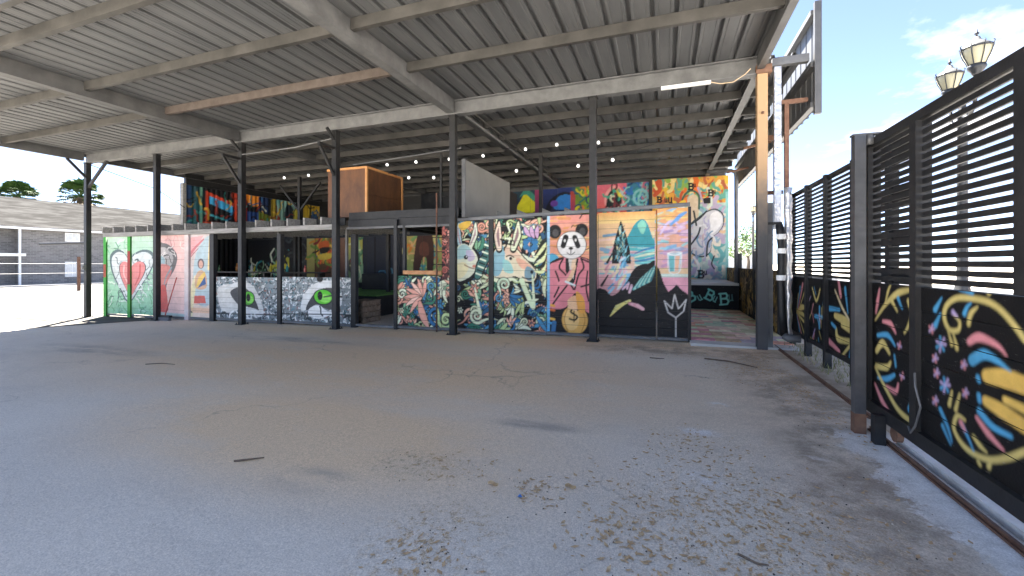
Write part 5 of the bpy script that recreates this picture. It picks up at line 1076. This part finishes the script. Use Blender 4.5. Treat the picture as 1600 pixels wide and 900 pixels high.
# ================================================================== LEFT: house, wires, palms
brick_m = bpy.data.materials.new('pale_painted_brick'); brick_m.use_nodes = True; t_ = brick_m.node_tree; bs = t_.nodes['Principled BSDF']; bs.inputs['Roughness'].default_value = .9
g_ = t_.nodes.new('ShaderNodeNewGeometry'); mp = t_.nodes.new('ShaderNodeMapping'); mp.inputs['Rotation'].default_value = (R(90), 0, R(90)); sp = t_.nodes.new('ShaderNodeSeparateXYZ'); cb_ = t_.nodes.new('ShaderNodeCombineXYZ')
t_.links.new(g_.outputs['Position'], sp.inputs[0]); t_.links.new(sp.outputs['Y'], cb_.inputs[0]); t_.links.new(sp.outputs['Z'], cb_.inputs[1])
br = t_.nodes.new('ShaderNodeTexBrick'); br.inputs['Scale'].default_value = 1.6; br.inputs['Color1'].default_value = (.13, .125, .12, 1); br.inputs['Color2'].default_value = (.21, .20, .195, 1); br.inputs['Mortar'].default_value = (.26, .255, .25, 1); br.inputs['Mortar Size'].default_value = .018; br.inputs['Brick Width'].default_value = .55; br.inputs['Row Height'].default_value = .2
t_.links.new(cb_.outputs[0], br.inputs['Vector']); t_.links.new(br.outputs['Color'], bs.inputs['Base Color'])
shing = mat('grey_shingles', (.035, .034, .033), .9, 0, .3, 1.2, .3, 12, col2=(.06, .059, .058), stretch=(3, .5, 3), thr=(.45, .62), spec=.0)
hs = thing('brick_house', 'long two storey pale brick building with grey shingle roof across the lot', 'house', (-49, 27, G(-45)))
gz = G(-45); ze = EYE + 2.72; zr = EYE + 5.3
b = MB(); b.box(-53, -45, 17.6, 46, gz, ze); b.build('wall', brick_m, hs)
b = MB(); b.box(-53, -45.9, 8, 17.595, gz, ze); b.build('recessed_wall', brick_m, hs)
b = MB(); b.add([(-44.4, 6, ze), (-53.6, 6, ze), (-49, 9.5, zr), (-44.4, 47, ze), (-53.6, 47, ze), (-49, 43.5, zr), (-44.4, 6, ze - .02), (-53.6, 6, ze - .02), (-44.4, 47, ze - .02), (-53.6, 47, ze - .02)], [(0, 3, 5, 2), (1, 2, 5, 4), (0, 2, 1), (3, 4, 5), (6, 7, 9, 8)]); b.build('roof', shing, hs)
b = MB(); b.box(-44.42, -44.36, 6, 47, ze - .18, ze - .021); b.build('fascia', white, hs)
for y0, y1, z0_, z1_ in ((20.0, 20.9, ze - .95, ze - .25), (20.0, 20.9, EYE - 1.05, EYE + .15), (26, 26.9, ze - .95, ze - .25), (26, 26.9, EYE - 1.05, EYE + .15), (32, 32.9, EYE - 1.05, EYE + .15)):
    b = MB(); b.box(-44.998, -44.93, y0, y1, z0_, z1_); w_ = b.build('window', white, hs)
    for q in range(2): b = MB(); b.box(-44.928, -44.915, y0 + .06 + q * .42, y0 + .42 + q * .42, z0_ + .07, z1_ - .07); b.build('pane', mat('curtained_glass', (.55, .56, .56), .2), w_)
b = MB(); b.box(-45.0, -44.2, 13, 17.5, EYE + .55, EYE + .75); b.build('balcony', white, hs)
for y in (14.5, 17.2): b = MB(); b.box(-44.5, -44.38, y, y + .12, gz, ze - .19); b.build('balcony_post', white, hs)
b = MB(); b.box(-45.898, -45.85, 15.4, 16.4, gz, gz + 2.0); b.build('door', charcoal, hs)
b = MB(); b.box(-46, -43, 5, 60, G(-45) - .05, G(-45) + .12); struct(b.build('house_kerb', concrete))
wf = thing('wire_fence', 'rusty fence post with strained wires along the far edge of the lot', 'fence', (-33, 17, G(-33)))
P0 = Vector((-33.0, 12.6, G(-33))); P1 = Vector((-33.0, 15.2, G(-33))); P2 = Vector((-33.0, 30, G(-33)))
for p in (Vector((-33, 9, G(-33))), P1 + Vector((0, .1, 0)), P2): b = MB(); b.box(p.x - .06, p.x + .06, p.y - .06, p.y + .06, p.z, p.z + 2.1); b.build('post', rust, wf)
for z in (.5, 1.15, 1.7):
    b = MB(); b.tube([(-33, 9, G(-33) + z), (-33, 20, G(-33) + z - .03), (-33, 30, G(-33) + z)], .012, 4); b.build('wire', steel_light, wf)
b = MB(); b.tube([(-16.4, 7.85, RB - .05), (-16.1, 9.5, RB - .55), (-16.25, 10.5, RB - 1.05)], .012, 5); tag(b.build('guy_cable', charcoal), 'slack cable from the end canopy post to the painted container', 'cable')
b = MB(); b.bar((-19.6, 7.3, G(-19.6) + .012), (-17.0, 8.6, G(-17) + .012), .05, .016); tag(b.build('lot_line', rust), 'thin dark line across the lot left of the canopy', 'strip')  # narrow raised bar that draws a thin dark line on the lot
palm_leaf = mat('palm_frond', (.02, .05, .012), .6, 0, .4, 1.5, col2=(.05, .09, .02), spec=.1); dead = mat('dry_frond', (.14, .10, .05), .8)
def palm(label, x, y, h, seed, s_=1.):
    r = random.Random(seed); t = thing('palm_tree', label, 'palm', (x, y, G(x)), 'fan palms behind the brick house')
    b = MB(); b.tube([(x, y, G(x)), (x + .1, y, h * .5), (x, y, h)], [.3, .22, .2], 9); b.build('trunk', barkm, t)
    for m_, n, lo, hi, nm in ((palm_leaf, 60, -.35, 1.3, 'crown'), (dead, 26, -1.3, -.5, 'dry_skirt')):
        b = MB()
        for k in range(n):
            a = r.uniform(0, 6.3); e = r.uniform(lo, hi); d = Vector((math.cos(a) * math.cos(e), math.sin(a) * math.cos(e), math.sin(e))); c = Vector((x, y, h)) + d * 1.0 * s_
            side = d.cross(Vector((0, 0, 1))).normalized(); upv = side.cross(d); b.tube([(x, y, h), tuple(c)], .025, 4)
            for q in range(-7, 8):
                f = q * .19; dd = (d * math.cos(f) + side * math.sin(f)).normalized(); L_ = s_ * r.uniform(.75, 1.0); p1 = c + dd * L_ * .6 + upv * .05; p2 = c + dd * L_ - Vector((0, 0, .18 * s_)); wv = side * .08 * s_ if abs(q) < 4 else d * .08 * s_
                b.add([c, p1 - wv, p2, p1 + wv], [(0, 1, 2, 3)])
        b.build(nm, m_, t)
palm('taller fan palm with dry skirt behind the brick house ridge', -62.3, 29.0, EYE + 7.6, 5, 1.25)
palm('lower fan palm left of the taller palm behind the roof', -64.8, 25.0, EYE + 7.2, 6, 1.05)

# ================================================================== LITTER ON THE YARD
rl = random.Random(77)
lm = [mat('dry_leaf', (.42, .27, .13), .9, 0, .3, 30, col2=(.62, .46, .27)), mat('dark_crumb', (.05, .045, .04), .95), mat('pale_chip', (.55, .50, .42), .9)]
def litter(name, m, n, spots, smin, smax, flat):
    b = MB()
    for k in range(n):
        cx, cy, rx, ry = rl.choice(spots); x = cx + rl.gauss(0, rx); y = cy + rl.gauss(0, ry)
        if x > 1.5 and y < 8: x = 1.45 - rl.random() * .3
        if y < .6 or y > 7.9: continue
        s_ = rl.uniform(smin, smax); a = rl.uniform(0, 6.3); ca, sa = math.cos(a), math.sin(a); z = G(x) + .003
        if flat:
            h = s_ * rl.uniform(.1, .5)
            q = [(-1, 0, .3), (-.2, -.4, .1), (1, 0, .6), (.1, .45, .0)]
            b.add([(x + (u * ca - v * sa) * s_, y + (u * sa + v * ca) * s_, z + w_ * h) for u, v, w_ in q] + [(x, y, z + h * .1)], [(0, 1, 4), (1, 2, 4), (2, 3, 4), (3, 0, 4)])
        else:
            b.add([(x + (u * ca - v * sa) * s_, y + (u * sa + v * ca) * s_, z + w_ * s_) for u, v, w_ in ((-.6, -.4, -.2), (.7, -.3, -.2), (.1, .6, -.2), (0, 0, .6))], [(0, 2, 1), (0, 1, 3), (1, 2, 3), (2, 0, 3)])
    return b.build(name, m)
S1 = [(.42, 2.45, .28, .35), (.75, 2.9, .3, .4), (.0, 2.6, .3, .3), (.55, 2.0, .3, .3), (.2, 3.5, .18, .18), (-.2, 2.2, .15, .15), (1.3, 5.5, .2, 1.0), (1.0, 6.2, .4, .5)]
S3 = [(1.48, 6.0, .06, 1.0), (1.45, 4.9, .08, .4), (.1, 7.75, .9, .06), (-1.6, 7.75, 1.2, .05), (.9, 7.2, .35, .25)]
S2 = [(-1.1, 1.8, .15, .12), (-1.4, 2.6, .2, .15), (-.75, 2.5, .1, .08), (.6, 7.1, .6, .25), (1.3, 6.2, .3, .9), (-.3, 7.2, .5, .3)]
tag(litter('leaf_litter', lm[0], 2400, S1 * 2 + S2 + S3 * 2, .003, .026, True), 'dry tan leaf litter scattered over the asphalt near the gate', 'leaves', kind='stuff')
tag(litter('soil_crumbs', lm[1], 380, S1 + S2 + [(-3, 4, 3, 2), (1.2, 4.8, .25, 1.5), (.5, 7.0, .8, .3), (1.35, 3.0, .15, .8)], .003, .010, False), 'dark soil crumbs scattered over the asphalt', 'crumbs', kind='stuff')
tag(litter('pale_chips', lm[2], 500, S1 + S2 + [(-1, 3, 1.5, 1), (.8, 3, .4, 1)], .003, .010, False), 'pale stone chips scattered over the asphalt', 'chips', kind='stuff')
twig = mat('dry_twig', (.13, .09, .06), .9, 0, .3, 20)
def stick(label, P, r0, m=twig, name='twig'):
    b = MB(); b.tube([(x, y, G(x) + r0 + z) for x, y, z in P], [r0, r0 * .9, r0 * .5][:len(P)], 5); return tag(b.build(name, m), label, 'twig')
stick('dark curved twig lying among the tan leaf litter', [(.33, 2.27, .0), (.40, 2.22, .004), (.45, 2.23, .0)], .006)
stick('brown dry pod lying on the open grey asphalt', [(-2.92, 2.22, 0), (-2.84, 2.26, .004), (-2.76, 2.33, 0)], .008)
stick('long forked twig beside the tiled passage entrance', [(.55, 6.75, 0), (.85, 6.6, .01), (1.15, 6.35, 0)], .012)
stick('short crooked twig in front of the mural wall', [(-.2, 6.6, 0), (-.1, 6.55, .008), (0, 6.6, 0)], .008)
stick('thin straight twig on the dusty middle of the yard', [(-7.2, 4.1, 0), (-7.0, 4.2, .004), (-6.75, 4.22, 0)], .007)
for k, (x, y, lab) in enumerate(((-1.02, 2.5, 'curled brown leaf lying alone on grey asphalt'), (-.55, 2.62, 'pair sized curled brown leaf near the blue scrap'), (-.05, 1.86, 'large curled brown leaf at the edge of the leaf litter'))):
    b = MB(); n = 7
    vs = [(x + (i / n - .5) * .07, y + s_ * .018 * math.sin(math.pi * (i + .3) / (n + .6)), G(x) + .004 + .014 * abs(s_) + .006 * math.sin(i)) for i in range(n + 1) for s_ in (-1, 0, 1)]
    fs = [(i * 3 + j, i * 3 + 3 + j, i * 3 + 4 + j, i * 3 + 1 + j) for i in range(n) for j in (0, 1)]
    b.add(vs, fs); tag(b.build('fallen_leaf', lm[0]), lab, 'leaf', 'single fallen leaves')
b = MB(); b.add([(-.83, 2.42, G(-.8) + .004), (-.81, 2.41, G(-.8) + .009), (-.80, 2.425, G(-.8) + .004), (-.82, 2.44, G(-.8) + .012)], [(0, 1, 2, 3)]); tag(b.build('plastic_scrap', mat('blue_plastic', (.05, .2, .5), .4)), 'tiny blue plastic scrap on the asphalt', 'scrap')
# weeds under the fence
b = MB()
for k in range(500):
    y = rl.uniform(5.0, 8.3); x = rl.uniform(1.85, 2.4); h = rl.uniform(.03, .13); a = rl.uniform(0, 6.3); dx_, dy_ = math.cos(a), math.sin(a)
    b.add([(x - dy_ * .006, y + dx_ * .006, .005), (x + dy_ * .006, y - dx_ * .006, .005), (x + dx_ * h * .5, y + dy_ * h * .5, h)], [(0, 1, 2)])
tag(b.build('weeds', mat('dry_weed', (.16, .17, .06), .8, 0, .3, 8, col2=(.36, .31, .14))), 'thin weeds growing under the slatted fence', 'weeds', kind='stuff')
